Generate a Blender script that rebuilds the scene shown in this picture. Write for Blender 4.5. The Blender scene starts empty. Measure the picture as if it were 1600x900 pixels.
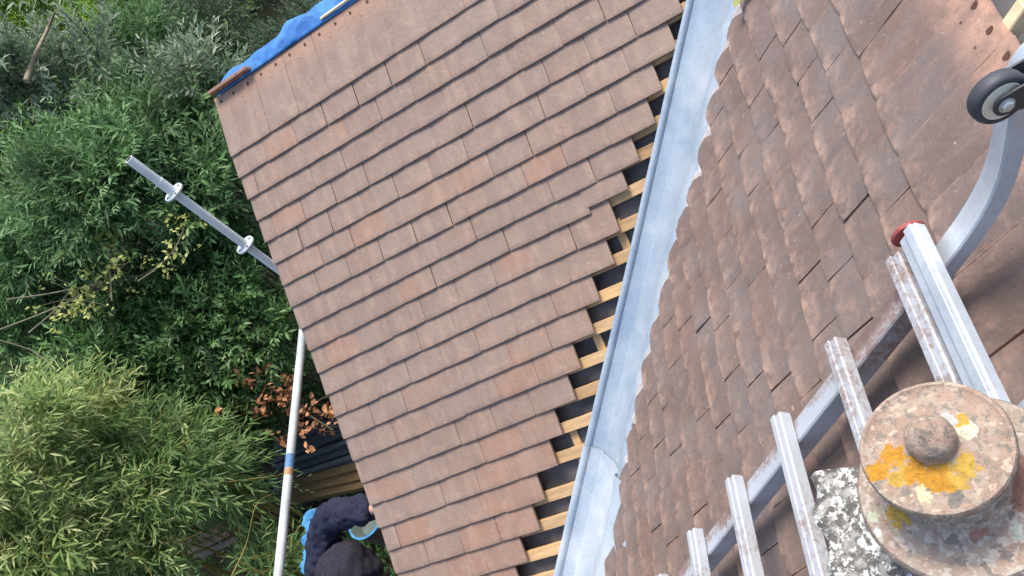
import bpy, math, random
import numpy as np
from mathutils import Vector, Matrix

random.seed(7)
rng = np.random.default_rng(11)
SC = bpy.context.scene
COL = SC.collection
PI = math.pi

# ------------------------------------------------------------------ camera
CR = np.array([[0.8246392454125326, -0.003969744434017958, -0.5656450795811135],
               [-0.367021108323071, -0.7646627471044958, -0.5297040581620686],
               [-0.4304249307027884, 0.6444184388401594, -0.6320278907690362]])   # right, down, forward
CP = np.array([2.2399, -2.7228, 1.2097])
FPX = 1338.5
cam = bpy.data.objects.new('camera', bpy.data.cameras.new('camera'))
COL.objects.link(cam)
r_, d_, f_ = CR
cam.matrix_world = Matrix(((r_[0], -d_[0], -f_[0], CP[0]), (r_[1], -d_[1], -f_[1], CP[1]),
                           (r_[2], -d_[2], -f_[2], CP[2]), (0, 0, 0, 1)))
cam.data.sensor_width = 36.0
cam.data.lens = 36.0 * FPX / 1600.0
cam.data.clip_start = 0.05
cam.data.clip_end = 500
SC.camera = cam

# ------------------------------------------------------------------ light
SUN_DIR = Vector((0.10, 0.26, 0.96)).normalized()          # towards the sun
elev = math.asin(SUN_DIR.z)
azim = math.atan2(SUN_DIR.x, SUN_DIR.y)
W = bpy.data.worlds.new('World'); SC.world = W; W.use_nodes = True
wn = W.node_tree; bg = wn.nodes['Background']
sky = wn.nodes.new('ShaderNodeTexSky'); sky.sky_type = 'NISHITA'; sky.sun_disc = False
sky.sun_elevation = elev; sky.sun_rotation = azim
sky.dust_density = 3.0; sky.air_density = 1.0; sky.ozone_density = 1.0
wn.links.new(sky.outputs[0], bg.inputs[0]); bg.inputs[1].default_value = 0.15
sl = bpy.data.lights.new('sun', 'SUN'); sl.energy = 2.4; sl.angle = math.radians(22); sl.color = (1.0, 0.91, 0.79)
so = bpy.data.objects.new('sun', sl); COL.objects.link(so)
so.rotation_euler = SUN_DIR.to_track_quat('Z', 'Y').to_euler()
SC.view_settings.view_transform = 'Standard'
SC.view_settings.look = 'None'
SC.view_settings.exposure = 1.0
SC.view_settings.gamma = 1.0
SC.view_settings.use_curve_mapping = False

# ------------------------------------------------------------------ roof geometry: two slopes meeting in a valley
TH = 0.7317
TT = math.tan(TH); CT = math.cos(TH); ST = math.sin(TH)
AX, AZ = 2.3063, 0.0246                                     # datum line of the right slope
G = 0.0946                                                  # course gauge
WL = 0.165                                                  # tile width
WR = 0.150
nL = np.array([0, -ST, CT]); nR = np.array([-ST, 0, CT])

def PLs(u, v, h=0.0):
    """left slope: u metres from the verge, v metres down from the datum, h metres off the plane"""
    return np.array([u, -v * CT, -v * ST]) + nL * h
def PRs(s, b, h=0.0):
    """right slope: s metres down from the datum, b metres out from the house corner"""
    return np.array([AX - s * CT, -b, AZ - s * ST]) + nR * h
def ray(q):
    return CR.T @ np.array([(q[0] - 800) / FPX, (q[1] - 450) / FPX, 1.0])
def on_z(q, z):
    d = ray(q); return CP + (z - CP[2]) / d[2] * d
def at(q, t):
    return CP + ray(q) * t

# ------------------------------------------------------------------ materials
MATS = {}
def nt(m): return m.node_tree
def newmat(name, rough=0.7, metal=0.0, spec=0.4):
    m = bpy.data.materials.new(name); m.use_nodes = True
    b = m.node_tree.nodes['Principled BSDF']
    b.inputs['Roughness'].default_value = rough; b.inputs['Metallic'].default_value = metal
    b.inputs['Specular IOR Level'].default_value = spec
    MATS[name] = m
    return m, m.node_tree.nodes, m.node_tree.links, b
def ramp(N, L, src, stops, interp='LINEAR'):
    r = N.new('ShaderNodeValToRGB'); r.color_ramp.interpolation = interp
    e = r.color_ramp.elements
    while len(e) < len(stops): e.new(0.5)
    for k, (p, c) in enumerate(stops):
        e[k].position = p
        e[k].color = (c, c, c, 1) if isinstance(c, (int, float)) else (*c, 1)
    L.new(src, r.inputs[0]); return r.outputs[0]
def noise(N, L, vec, scale, detail=4, rough=0.55, dist=0.0):
    n = N.new('ShaderNodeTexNoise'); n.inputs['Scale'].default_value = scale
    n.inputs['Detail'].default_value = detail; n.inputs['Roughness'].default_value = rough
    n.inputs['Distortion'].default_value = dist
    L.new(vec, n.inputs['Vector']); return n.outputs['Fac']
def mix(N, L, fac, a, b, mode='MIX'):
    m = N.new('ShaderNodeMix'); m.data_type = 'RGBA'; m.blend_type = mode
    for sock, v in ((m.inputs[0], fac), (m.inputs[6], a), (m.inputs[7], b)):
        if isinstance(v, (int, float)): sock.default_value = v
        elif isinstance(v, tuple): sock.default_value = (*v, 1)
        else: L.new(v, sock)
    return m.outputs[2]
def math_(N, L, op, a, b=None):
    m = N.new('ShaderNodeMath'); m.operation = op
    for k, v in enumerate((a, b)):
        if v is None: continue
        if isinstance(v, (int, float)): m.inputs[k].default_value = v
        else: L.new(v, m.inputs[k])
    return m.outputs[0]
def bump(N, L, b, h, strength=0.3, dist=0.01):
    n = N.new('ShaderNodeBump'); n.inputs['Strength'].default_value = strength; n.inputs['Distance'].default_value = dist
    L.new(h, n.inputs['Height']); L.new(n.outputs[0], b.inputs['Normal'])
def pos(N): return N.new('ShaderNodeNewGeometry').outputs['Position']
def objc(N): return N.new('ShaderNodeTexCoord').outputs['Object']
def attr(N, name, out='Color'):
    a = N.new('ShaderNodeAttribute'); a.attribute_name = name; return a.outputs[out]
def mapping(N, L, vec, sc, rot=(0, 0, 0)):
    m = N.new('ShaderNodeMapping'); m.inputs['Scale'].default_value = sc; m.inputs['Rotation'].default_value = rot
    L.new(vec, m.inputs[0]); return m.outputs[0]

def tile_mat(name, tones, edge, worn, streak, rough):
    m, N, L, b = newmat(name, rough, 0, 0.35)
    p = pos(N)
    tint = attr(N, 'tint', 'Fac')
    uvv = attr(N, 'tuv', 'Vector')                            # per tile coordinates: streaks follow each tile
    base = ramp(N, L, tint, [(k / (len(tones) - 1), c) for k, c in enumerate(tones)])
    n1 = noise(N, L, p, 14, 5, 0.6, 0.3)
    base = mix(N, L, ramp(N, L, n1, [(0.3, 0.0), (0.7, 0.55)]), base, worn[0])
    st = noise(N, L, mapping(N, L, uvv, (24, 5, 1)), 1.0, 4, 0.6)
    base = mix(N, L, ramp(N, L, st, [(0.45, 0.0), (0.75, streak)]), base, worn[1])
    n3 = noise(N, L, p, 5.5, 3, 0.5)
    base = mix(N, L, ramp(N, L, n3, [(0.48, 0.0), (0.66, 0.65)]), base, worn[2])
    n5 = noise(N, L, p, 17, 5, 0.7, 0.8)
    base = mix(N, L, ramp(N, L, n5, [(0.56, 0.0), (0.72, 0.45)]), base, worn[1])
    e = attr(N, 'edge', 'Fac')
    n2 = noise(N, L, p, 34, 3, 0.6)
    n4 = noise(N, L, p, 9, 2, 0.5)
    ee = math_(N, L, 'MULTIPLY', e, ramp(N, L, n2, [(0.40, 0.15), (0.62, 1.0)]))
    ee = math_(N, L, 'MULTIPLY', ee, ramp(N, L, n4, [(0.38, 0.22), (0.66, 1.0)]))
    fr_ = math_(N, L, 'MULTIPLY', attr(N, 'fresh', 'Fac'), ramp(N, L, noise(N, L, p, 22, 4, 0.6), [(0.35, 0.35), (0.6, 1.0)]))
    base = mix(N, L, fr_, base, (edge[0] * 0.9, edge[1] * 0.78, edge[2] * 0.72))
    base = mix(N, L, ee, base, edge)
    pn = noise(N, L, p, 28, 3, 0.6, 0.5)
    base = mix(N, L, ramp(N, L, pn, [(0.56, 0.0), (0.74, 0.2)]), base, (edge[0], edge[1] * 0.85, edge[2] * 0.8))
    fine = noise(N, L, p, 420, 2, 0.6)
    base = mix(N, L, 0.35, base, mix(N, L, 1.0, base, ramp(N, L, fine, [(0.3, 0.6), (0.7, 1.25)]), 'MULTIPLY'))
    sp = noise(N, L, p, 75, 2, 0.5)
    base = mix(N, L, ramp(N, L, sp, [(0.72, 0.0), (0.78, 0.7)]), base, (0.42, 0.36, 0.31))
    L.new(base, b.inputs['Base Color'])
    hh = math_(N, L, 'ADD', math_(N, L, 'MULTIPLY', noise(N, L, p, 60, 4, 0.6), 1.0), math_(N, L, 'MULTIPLY', fine, 0.25))
    bump(N, L, b, hh, 0.45, 0.004)
    return m
M_TL = tile_mat('new_clay_tile', [(0.240, 0.165, 0.128), (0.228, 0.163, 0.131), (0.232, 0.168, 0.135), (0.265, 0.172, 0.126), (0.295, 0.170, 0.118)],
                (0.40, 0.27, 0.20), [(0.185, 0.140, 0.116), (0.37, 0.27, 0.21), (0.235, 0.182, 0.150)], 0.55, 0.62)
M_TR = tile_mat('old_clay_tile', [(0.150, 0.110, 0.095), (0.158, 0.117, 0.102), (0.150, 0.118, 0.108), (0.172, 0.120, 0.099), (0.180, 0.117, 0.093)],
                (0.54, 0.36, 0.27), [(0.118, 0.090, 0.080), (0.24, 0.175, 0.145), (0.170, 0.145, 0.138)], 0.35, 0.5)  # edge colour: worn raw clay, brightened to imitate light on the tails

def simple(name, col, rough=0.7, metal=0.0, var=0.25, scale=20, bs=0.2, spec=0.4, col2=None, stretch=None):
    m, N, L, b = newmat(name, rough, metal, spec)
    p = objc(N) if stretch is None else mapping(N, L, objc(N), stretch)
    n = noise(N, L, p, scale, 5, 0.6)
    c2 = col2 if col2 else tuple(c * (1 - var) for c in col)
    cc = ramp(N, L, n, [(0.3, c2), (0.7, col)])
    if name == 'sawn_pine':
        oi = N.new('ShaderNodeObjectInfo'); cc = mix(N, L, 1.0, cc, ramp(N, L, oi.outputs['Random'], [(0.0, (0.72, 0.68, 0.62)), (0.6, (1.0, 1.0, 1.0)), (1.0, (1.12, 1.08, 0.95))]), 'MULTIPLY')
        kn = noise(N, L, objc(N), 30, 2, 0.5); cc = mix(N, L, ramp(N, L, kn, [(0.70, 0.0), (0.76, 0.6)]), cc, (0.22, 0.12, 0.06))
    L.new(cc, b.inputs['Base Color'])
    if bs: bump(N, L, b, noise(N, L, p, scale * 3, 4, 0.6), bs, 0.004)
    return m
M_RUST = simple('rusty_hole', (0.10, 0.045, 0.03), 0.9)
M_PINE = simple('sawn_pine', (0.62, 0.42, 0.23), 0.75, col2=(0.40, 0.27, 0.14), scale=9, stretch=(1, 7, 7))
M_PINE2 = simple('fresh_pine', (0.66, 0.54, 0.36), 0.7, col2=(0.52, 0.40, 0.23), scale=9, stretch=(6, 6, 1))
M_UNDER = simple('underlay_membrane', (0.13, 0.115, 0.105), 0.45, col2=(0.035, 0.034, 0.038), scale=7, bs=0.5)
M_UNDB = simple('brown_underlay', (0.06, 0.05, 0.045), 0.55, var=0.5, scale=7, bs=0.5)
M_BRICK = None
def brickmat():
    m, N, L, b = newmat('red_brick', 0.85)
    t = N.new('ShaderNodeTexBrick'); t.inputs['Scale'].default_value = 4.4
    t.inputs['Color1'].default_value = (0.28, 0.12, 0.08, 1); t.inputs['Color2'].default_value = (0.20, 0.10, 0.07, 1)
    t.inputs['Mortar'].default_value = (0.35, 0.32, 0.28, 1)
    mp = mapping(N, L, pos(N), (1, 1, 1), (PI / 2, 0, 0)); L.new(mp, t.inputs[0]); L.new(t.outputs[0], b.inputs['Base Color'])
    return m
M_BRICK = brickmat()

def zinc(name, base, dark, light, rough, metal):
    m, N, L, b = newmat(name, rough, metal, 0.5)
    p = pos(N)
    n1 = noise(N, L, p, 6, 3, 0.55, 0.4)
    c = ramp(N, L, n1, [(0.3, dark), (0.55, base), (0.75, light)])
    v = N.new('ShaderNodeTexVoronoi'); v.inputs['Scale'].default_value = 95; L.new(p, v.inputs['Vector'])
    c = mix(N, L, 0.18, c, ramp(N, L, v.outputs['Distance'], [(0.2, 0.35), (0.8, 0.65)]), 'OVERLAY')
    sp = noise(N, L, p, 60, 3, 0.6)
    c = mix(N, L, ramp(N, L, sp, [(0.70, 0.0), (0.76, 0.4)]), c, (0.16, 0.17, 0.19))
    L.new(c, b.inputs['Base Color'])
    rr = ramp(N, L, noise(N, L, p, 25, 3, 0.5), [(0.3, rough - 0.1), (0.7, rough + 0.12)])
    L.new(rr, b.inputs['Roughness'])
    bump(N, L, b, noise(N, L, p, 18, 3, 0.5), 0.12, 0.006)
    return m
M_ZINC = zinc('galvanised_steel', (0.36, 0.43, 0.49), (0.27, 0.345, 0.43), (0.48, 0.53, 0.57), 0.40, 0.25)
M_ALU = zinc('bright_aluminium', (0.45, 0.50, 0.55), (0.36, 0.41, 0.47), (0.56, 0.60, 0.64), 0.42, 0.3)
M_TUBE = zinc('scaffold_steel', (0.44, 0.49, 0.50), (0.33, 0.38, 0.39), (0.54, 0.58, 0.58), 0.5, 0.0)

M_TUBE_LIT = zinc('lit_scaffold_steel', (0.66, 0.71, 0.71), (0.56, 0.61, 0.61), (0.76, 0.79, 0.79), 0.5, 0.0)  # scaffold steel with light painted in, for the dim upright pole
M_ZINC2 = zinc('newer_galvanised_steel', (0.46, 0.52, 0.57), (0.34, 0.42, 0.50), (0.58, 0.62, 0.66), 0.42, 0.2)
def ladder_mat():
    m, N, L, b = newmat('weathered_ladder_paint', 0.6, 0.1, 0.4)
    p = pos(N)
    n = noise(N, L, p, 62, 6, 0.75, 0.8)
    big = noise(N, L, p, 4.0, 2, 0.5)
    k = math_(N, L, 'ADD', math_(N, L, 'MULTIPLY', n, 0.6), math_(N, L, 'MULTIPLY', big, 0.55))
    top = attr(N, 'dirt', 'Fac')
    k = math_(N, L, 'ADD', k, math_(N, L, 'MULTIPLY', top, 0.26))
    c = ramp(N, L, k, [(0.60, (0.38, 0.41, 0.45)), (0.67, (0.30, 0.275, 0.275)), (0.72, (0.25, 0.19, 0.175)), (0.85, (0.16, 0.11, 0.10))])
    L.new(c, b.inputs['Base Color'])
    bump(N, L, b, n, 0.35, 0.003)
    return m
M_LAD = ladder_mat()
M_RED = simple('red_plastic', (0.36, 0.08, 0.065), 0.5, var=0.45, scale=30)
M_RUB = simple('black_rubber', (0.055, 0.06, 0.075), 0.55, var=0.4, scale=25)
M_BRK = simple('black_steel_bracket', (0.05, 0.055, 0.06), 0.4, 0.3, var=0.3, scale=30)
M_CRM = simple('cream_nylon', (0.84, 0.81, 0.72), 0.5, col2=(0.70, 0.60, 0.42), scale=28)
M_BOLT = simple('steel_bolt', (0.5, 0.53, 0.55), 0.35, 0.7)
M_DARKHOLE = simple('dark_hole', (0.02, 0.02, 0.02), 0.9)

def tarp_mat(name, c1, c2):
    m, N, L, b = newmat(name, 0.6, 0, 0.25)
    p = pos(N)
    n = noise(N, L, p, 9, 4, 0.6, 1.2)
    L.new(ramp(N, L, n, [(0.35, c1), (0.65, c2)]), b.inputs['Base Color'])
    bump(N, L, b, noise(N, L, p, 9, 2, 0.5, 1.5), 0.35, 0.03)
    return m
M_TARP = tarp_mat('blue_tarpaulin', (0.025, 0.11, 0.33), (0.06, 0.21, 0.48))
M_LBLUE = tarp_mat('light_blue_plastic', (0.03, 0.15, 0.36), (0.08, 0.30, 0.50))

def lichen_mat(name, clay, blobs, greys, orange_global=0.0, lichen=0.5):
    """crusted masonry: base clay, grey and white lichen by noise, orange patches at given points"""
    m, N, L, b = newmat(name, 0.9, 0, 0.2)
    p = pos(N)
    c = ramp(N, L, noise(N, L, p, 30, 5, 0.6), [(0.3, tuple(x * 0.72 for x in clay)), (0.7, clay)])
    n1 = noise(N, L, p, 42, 6, 0.72, 0.3)
    c = mix(N, L, ramp(N, L, n1, [(0.62 - lichen * 0.25, 0.0), (0.70 - lichen * 0.2, 0.85)]), c, greys[0])
    n2 = noise(N, L, mapping(N, L, p, (1, 1, 1), (1.1, 0.4, 2.0)), 85, 5, 0.66)
    c = mix(N, L, ramp(N, L, n2, [(0.60 - lichen * 0.12, 0.0), (0.66 - lichen * 0.12, 0.9)]), c, greys[1])
    n3 = noise(N, L, mapping(N, L, p, (1, 1, 1), (0.3, 1.4, 0.7)), 62, 5, 0.6)
    c = mix(N, L, ramp(N, L, n3, [(0.66 - lichen * 0.12, 0.0), (0.70 - lichen * 0.12, 1.0)]), c, greys[2])
    nb = math_(N, L, 'ADD', math_(N, L, 'MULTIPLY', noise(N, L, p, 48, 4, 0.7, 0.8), 0.62), math_(N, L, 'MULTIPLY', noise(N, L, p, 150, 4, 0.7), 0.38))
    for (pt, rad, col, sharp) in blobs:
        d = N.new('ShaderNodeVectorMath'); d.operation = 'DISTANCE'; L.new(p, d.inputs[0]); d.inputs[1].default_value = tuple(pt)
        k = math_(N, L, 'SUBTRACT', rad, d.outputs['Value'])
        k = math_(N, L, 'ADD', math_(N, L, 'DIVIDE', k, rad), math_(N, L, 'MULTIPLY', math_(N, L, 'SUBTRACT', nb, 0.5), sharp * 2.6))
        mask = ramp(N, L, k, [(0.10, 0.0), (0.20, 1.0)])
        cc = ramp(N, L, noise(N, L, p, 140, 4, 0.6), [(0.3, tuple(x * 0.6 for x in col)), (0.7, col)])
        c = mix(N, L, mask, c, cc)
    L.new(c, b.inputs['Base Color'])
    bump(N, L, b, math_(N, L, 'ADD', noise(N, L, p, 60, 6, 0.7), math_(N, L, 'MULTIPLY', n1, 0.8)), 0.9, 0.006)
    return m

def leaf_mat(name, cols, trans=0.35, rough=0.55):
    m, N, L, b = newmat(name, rough, 0, 0.35)
    t = attr(N, 'tint', 'Fac')
    c = ramp(N, L, t, [(k / (len(cols) - 1), q) for k, q in enumerate(cols)])
    big = noise(N, L, pos(N), 1.1, 2, 0.5)
    c = mix(N, L, 1.0, c, ramp(N, L, big, [(0.35, 0.72), (0.65, 1.2)]), 'MULTIPLY')
    L.new(c, b.inputs['Base Color'])
    tr = N.new('ShaderNodeBsdfTranslucent'); L.new(c, tr.inputs[0])
    ms = N.new('ShaderNodeMixShader'); ms.inputs[0].default_value = trans
    L.new(b.outputs[0], ms.inputs[1]); L.new(tr.outputs[0], ms.inputs[2])
    out = [n for n in N if n.type == 'OUTPUT_MATERIAL'][0]; L.new(ms.outputs[0], out.inputs[0])
    return m
M_BUD = leaf_mat('grey_green_leaf', [(0.062, 0.136, 0.050), (0.093, 0.198, 0.068), (0.145, 0.273, 0.109), (0.207, 0.359, 0.154)])
M_SIL = leaf_mat('silvery_leaf', [(0.09, 0.15, 0.08), (0.15, 0.22, 0.14), (0.23, 0.30, 0.20), (0.34, 0.40, 0.29)])
M_LAU = leaf_mat('dark_green_leaf', [(0.037, 0.088, 0.028), (0.068, 0.145, 0.045), (0.101, 0.210, 0.064), (0.169, 0.307, 0.115)], 0.25, 0.4)
M_YEW = leaf_mat('blackish_green_leaf', [(0.040, 0.077, 0.042), (0.059, 0.109, 0.060), (0.092, 0.154, 0.084), (0.132, 0.193, 0.108)], 0.25)
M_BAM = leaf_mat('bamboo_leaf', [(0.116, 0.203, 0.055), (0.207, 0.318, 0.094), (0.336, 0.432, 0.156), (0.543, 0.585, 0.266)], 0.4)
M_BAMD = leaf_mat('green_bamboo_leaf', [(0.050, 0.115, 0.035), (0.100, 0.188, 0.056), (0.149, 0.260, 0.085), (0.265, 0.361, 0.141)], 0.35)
M_YEL = leaf_mat('yellow_green_leaf', [(0.30, 0.36, 0.10), (0.44, 0.48, 0.15), (0.58, 0.60, 0.24)], 0.4)
M_BANK = leaf_mat('yellow_green_scrub_leaf', [(0.065, 0.168, 0.018), (0.117, 0.252, 0.024), (0.195, 0.336, 0.036), (0.312, 0.420, 0.048)], 0.4)  # yellow green leaf tones, varied per leaf
M_DEAD = leaf_mat('dead_leaf', [(0.256, 0.112, 0.045), (0.416, 0.195, 0.090), (0.608, 0.330, 0.180)], 0.2, 0.8)
M_BARK = simple('bark', (0.10, 0.085, 0.06), 0.9, var=0.5, scale=30)
M_TWIG = simple('bare_twig', (0.20, 0.19, 0.12), 0.9, var=0.4, scale=30)
M_CANE = simple('bamboo_cane', (0.30, 0.24, 0.06), 0.6, var=0.4, scale=20)

# ------------------------------------------------------------------ mesh helpers
def link(name, me, mat=None, parent=None, smooth=False):
    o = bpy.data.objects.new(name, me); COL.objects.link(o)
    if mat:
        for m in (mat if isinstance(mat, (list, tuple)) else [mat]): me.materials.append(m)
    if smooth: me.shade_smooth()
    if parent: o.parent = parent
    return o
def tag(o, label=None, cat=None, group=None, kind=None):
    if label: o['label'] = label
    if cat: o['category'] = cat
    if group: o['group'] = group
    if kind: o['kind'] = kind
    return o
def empty(name, loc, label, cat, group=None):
    o = bpy.data.objects.new(name, None); COL.objects.link(o); o.location = Vector(loc)
    o.empty_display_size = 0.1
    return tag(o, label, cat, group)

class MB:
    def __init__(s): s.v = []; s.f = []; s.mi = []
    def add(s, vs, fs, mi=0):
        k = len(s.v); s.v += [tuple(map(float, v)) for v in vs]
        s.f += [tuple(i + k for i in f) for f in fs]; s.mi += [mi] * len(fs)
    def box(s, O, ax, ay, az, bev=0.0, mi=0):
        """oriented box: centre O and three half extent vectors, chamfered edges along the longest axis"""
        O, ax, ay, az = map(lambda q: np.array(q, float), (O, ax, ay, az))
        if bev <= 0:
            vs = [O + i * ax + j * ay + k * az for i in (-1, 1) for j in (-1, 1) for k in (-1, 1)]
            s.add(vs, [(0, 1, 3, 2), (4, 6, 7, 5), (0, 4, 5, 1), (2, 3, 7, 6), (0, 2, 6, 4), (1, 5, 7, 3)], mi); return
        la, lb = np.linalg.norm(ay), np.linalg.norm(az)
        ca, cb = 1 - bev / la, 1 - bev / lb
        prof = [(-1, -cb), (-1, cb), (-ca, 1), (ca, 1), (1, cb), (1, -cb), (ca, -1), (-ca, -1)]
        lx = np.linalg.norm(ax); cx = 1 - bev / lx
        rings = []
        for (i, sc) in ((-1, 0.0), (-cx, 1.0), (cx, 1.0), (1, 0.0)):
            for (a, b) in prof:
                if sc == 0.0:
                    a2 = max(-ca, min(ca, a)); b2 = max(-cb, min(cb, b)); rings.append(O + i * ax + a2 * ay + b2 * az)
                else: rings.append(O + i * ax + a * ay + b * az)
        fs = []
        for r in range(3):
            for k in range(8):
                a, b = r * 8 + k, r * 8 + (k + 1) % 8
                fs.append((a, a + 8, b + 8, b))
        fs.append(tuple(range(8))); fs.append(tuple(range(31, 23, -1)))
        s.add(rings, fs, mi)
    def beam(s, A, B, up, w, h, bev=0.0, mi=0):
        A, B, up = map(lambda q: np.array(q, float), (A, B, up))
        d = B - A; l = np.linalg.norm(d); d /= l
        side = np.cross(d, up); side /= np.linalg.norm(side); u = np.cross(side, d)
        s.box((A + B) / 2, d * l / 2, side * w / 2, u * h / 2, bev, mi)
    def tube(s, pts, rad, n=12, caps=True, mi=0):
        P = [np.array(p, float) for p in pts]
        if not hasattr(rad, '__len__'): rad = [rad] * len(P)
        t0 = P[1] - P[0]; t0 /= np.linalg.norm(t0)
        ref = np.array([0, 0, 1.0]) if abs(t0[2]) < 0.9 else np.array([1.0, 0, 0])
        x = np.cross(t0, ref); x /= np.linalg.norm(x)
        vs = []; m = len(P)
        for i, p in enumerate(P):
            t = (P[min(i + 1, m - 1)] - P[max(i - 1, 0)]); t /= np.linalg.norm(t)
            x = x - t * (x @ t); x /= np.linalg.norm(x); y = np.cross(t, x)
            for k in range(n):
                a = 2 * PI * k / n; vs.append(p + rad[i] * (math.cos(a) * x + math.sin(a) * y))
        fs = [(i * n + k, i * n + (k + 1) % n, (i + 1) * n + (k + 1) % n, (i + 1) * n + k) for i in range(m - 1) for k in range(n)]
        if caps: fs += [tuple(range(n - 1, -1, -1)), tuple(range((m - 1) * n, m * n))]
        s.add(vs, fs, mi)
    def lathe(s, prof, O, axis=(0, 0, 1), n=48, wob=0.0, mi=0, caps=True):
        O = np.array(O, float); z = np.array(axis, float); z /= np.linalg.norm(z)
        ref = np.array([1.0, 0, 0]) if abs(z[0]) < 0.9 else np.array([0, 1.0, 0])
        x = np.cross(ref, z); x /= np.linalg.norm(x); y = np.cross(z, x)
        vs = []
        ph = random.uniform(0, 6)
        for (r, h) in prof:
            for k in range(n):
                a = 2 * PI * k / n; rr = r * (1 + wob * math.sin(3 * a + ph) + wob * 0.6 * math.sin(7 * a + 2 * ph + h * 90))
                vs.append(O + z * h + rr * (math.cos(a) * x + math.sin(a) * y))
        m = len(prof)
        fs = [(i * n + k, i * n + (k + 1) % n, (i + 1) * n + (k + 1) % n, (i + 1) * n + k) for i in range(m - 1) for k in range(n)]
        if caps: fs += [tuple(range(n - 1, -1, -1)), tuple(range((m - 1) * n, m * n))]
        s.add(vs, fs, mi)
    def build(s, name, mat, parent=None, smooth=False):
        me = bpy.data.meshes.new(name); me.from_pydata(s.v, [], s.f)
        o = link(name, me, mat, parent, smooth)
        if any(s.mi): me.polygons.foreach_set('material_index', s.mi)
        me.update(); return o
def autosmooth(o, deg=40):
    me = o.data; me.shade_smooth()
    try: me.set_sharp_from_angle(angle=math.radians(deg))
    except Exception: pass

# ================================================================== SETTING: ground
def ground_h(x, y):
    d = (-0.66 * (x + 1.0) + 0.75 * (y - 0.5))
    t = np.clip((d - 8.5) / 13.0, 0, 1); t = t * t * (3 - 2 * t)
    lump = 0.12 * np.sin(x * 0.9 + 1.3) * np.cos(y * 0.7) + 0.07 * np.sin(x * 2.3 + y * 1.9)
    return -4.5 + 7.0 * t + lump * (0.3 + t)
def make_ground():
    n = 150
    g = np.concatenate([np.linspace(-200, -32, 18), np.linspace(-30, 30, 114), np.linspace(32, 200, 18)])
    X, Y = np.meshgrid(g, g, indexing='ij')
    Z = ground_h(X, Y)
    V = np.stack([X, Y, Z], -1).reshape(-1, 3)
    F = [(i * n + j, (i + 1) * n + j, (i + 1) * n + j + 1, i * n + j + 1) for i in range(n - 1) for j in range(n - 1)]
    me = bpy.data.meshes.new('ground'); me.from_pydata(V.tolist(), [], F)
    m, N, L, b = newmat('leaf_litter', 0.95)
    p = pos(N)
    c = ramp(N, L, noise(N, L, p, 3.0, 7, 0.7), [(0.3, (0.018, 0.016, 0.010)), (0.5, (0.04, 0.032, 0.02)), (0.62, (0.035, 0.055, 0.018)), (0.8, (0.10, 0.075, 0.045))])
    L.new(c, b.inputs['Base Color']); bump(N, L, b, noise(N, L, p, 22, 5, 0.7), 1.0, 0.05)
    o = link('ground', me, m, smooth=True); tag(o, kind='structure')
make_ground()

# ================================================================== HOUSE
house = empty('house', (0, 0, -4.5), 'house under reroofing with two brown clay tile slopes meeting at a metal valley gutter', 'house')
house.location = (0, 0, 0)

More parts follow.
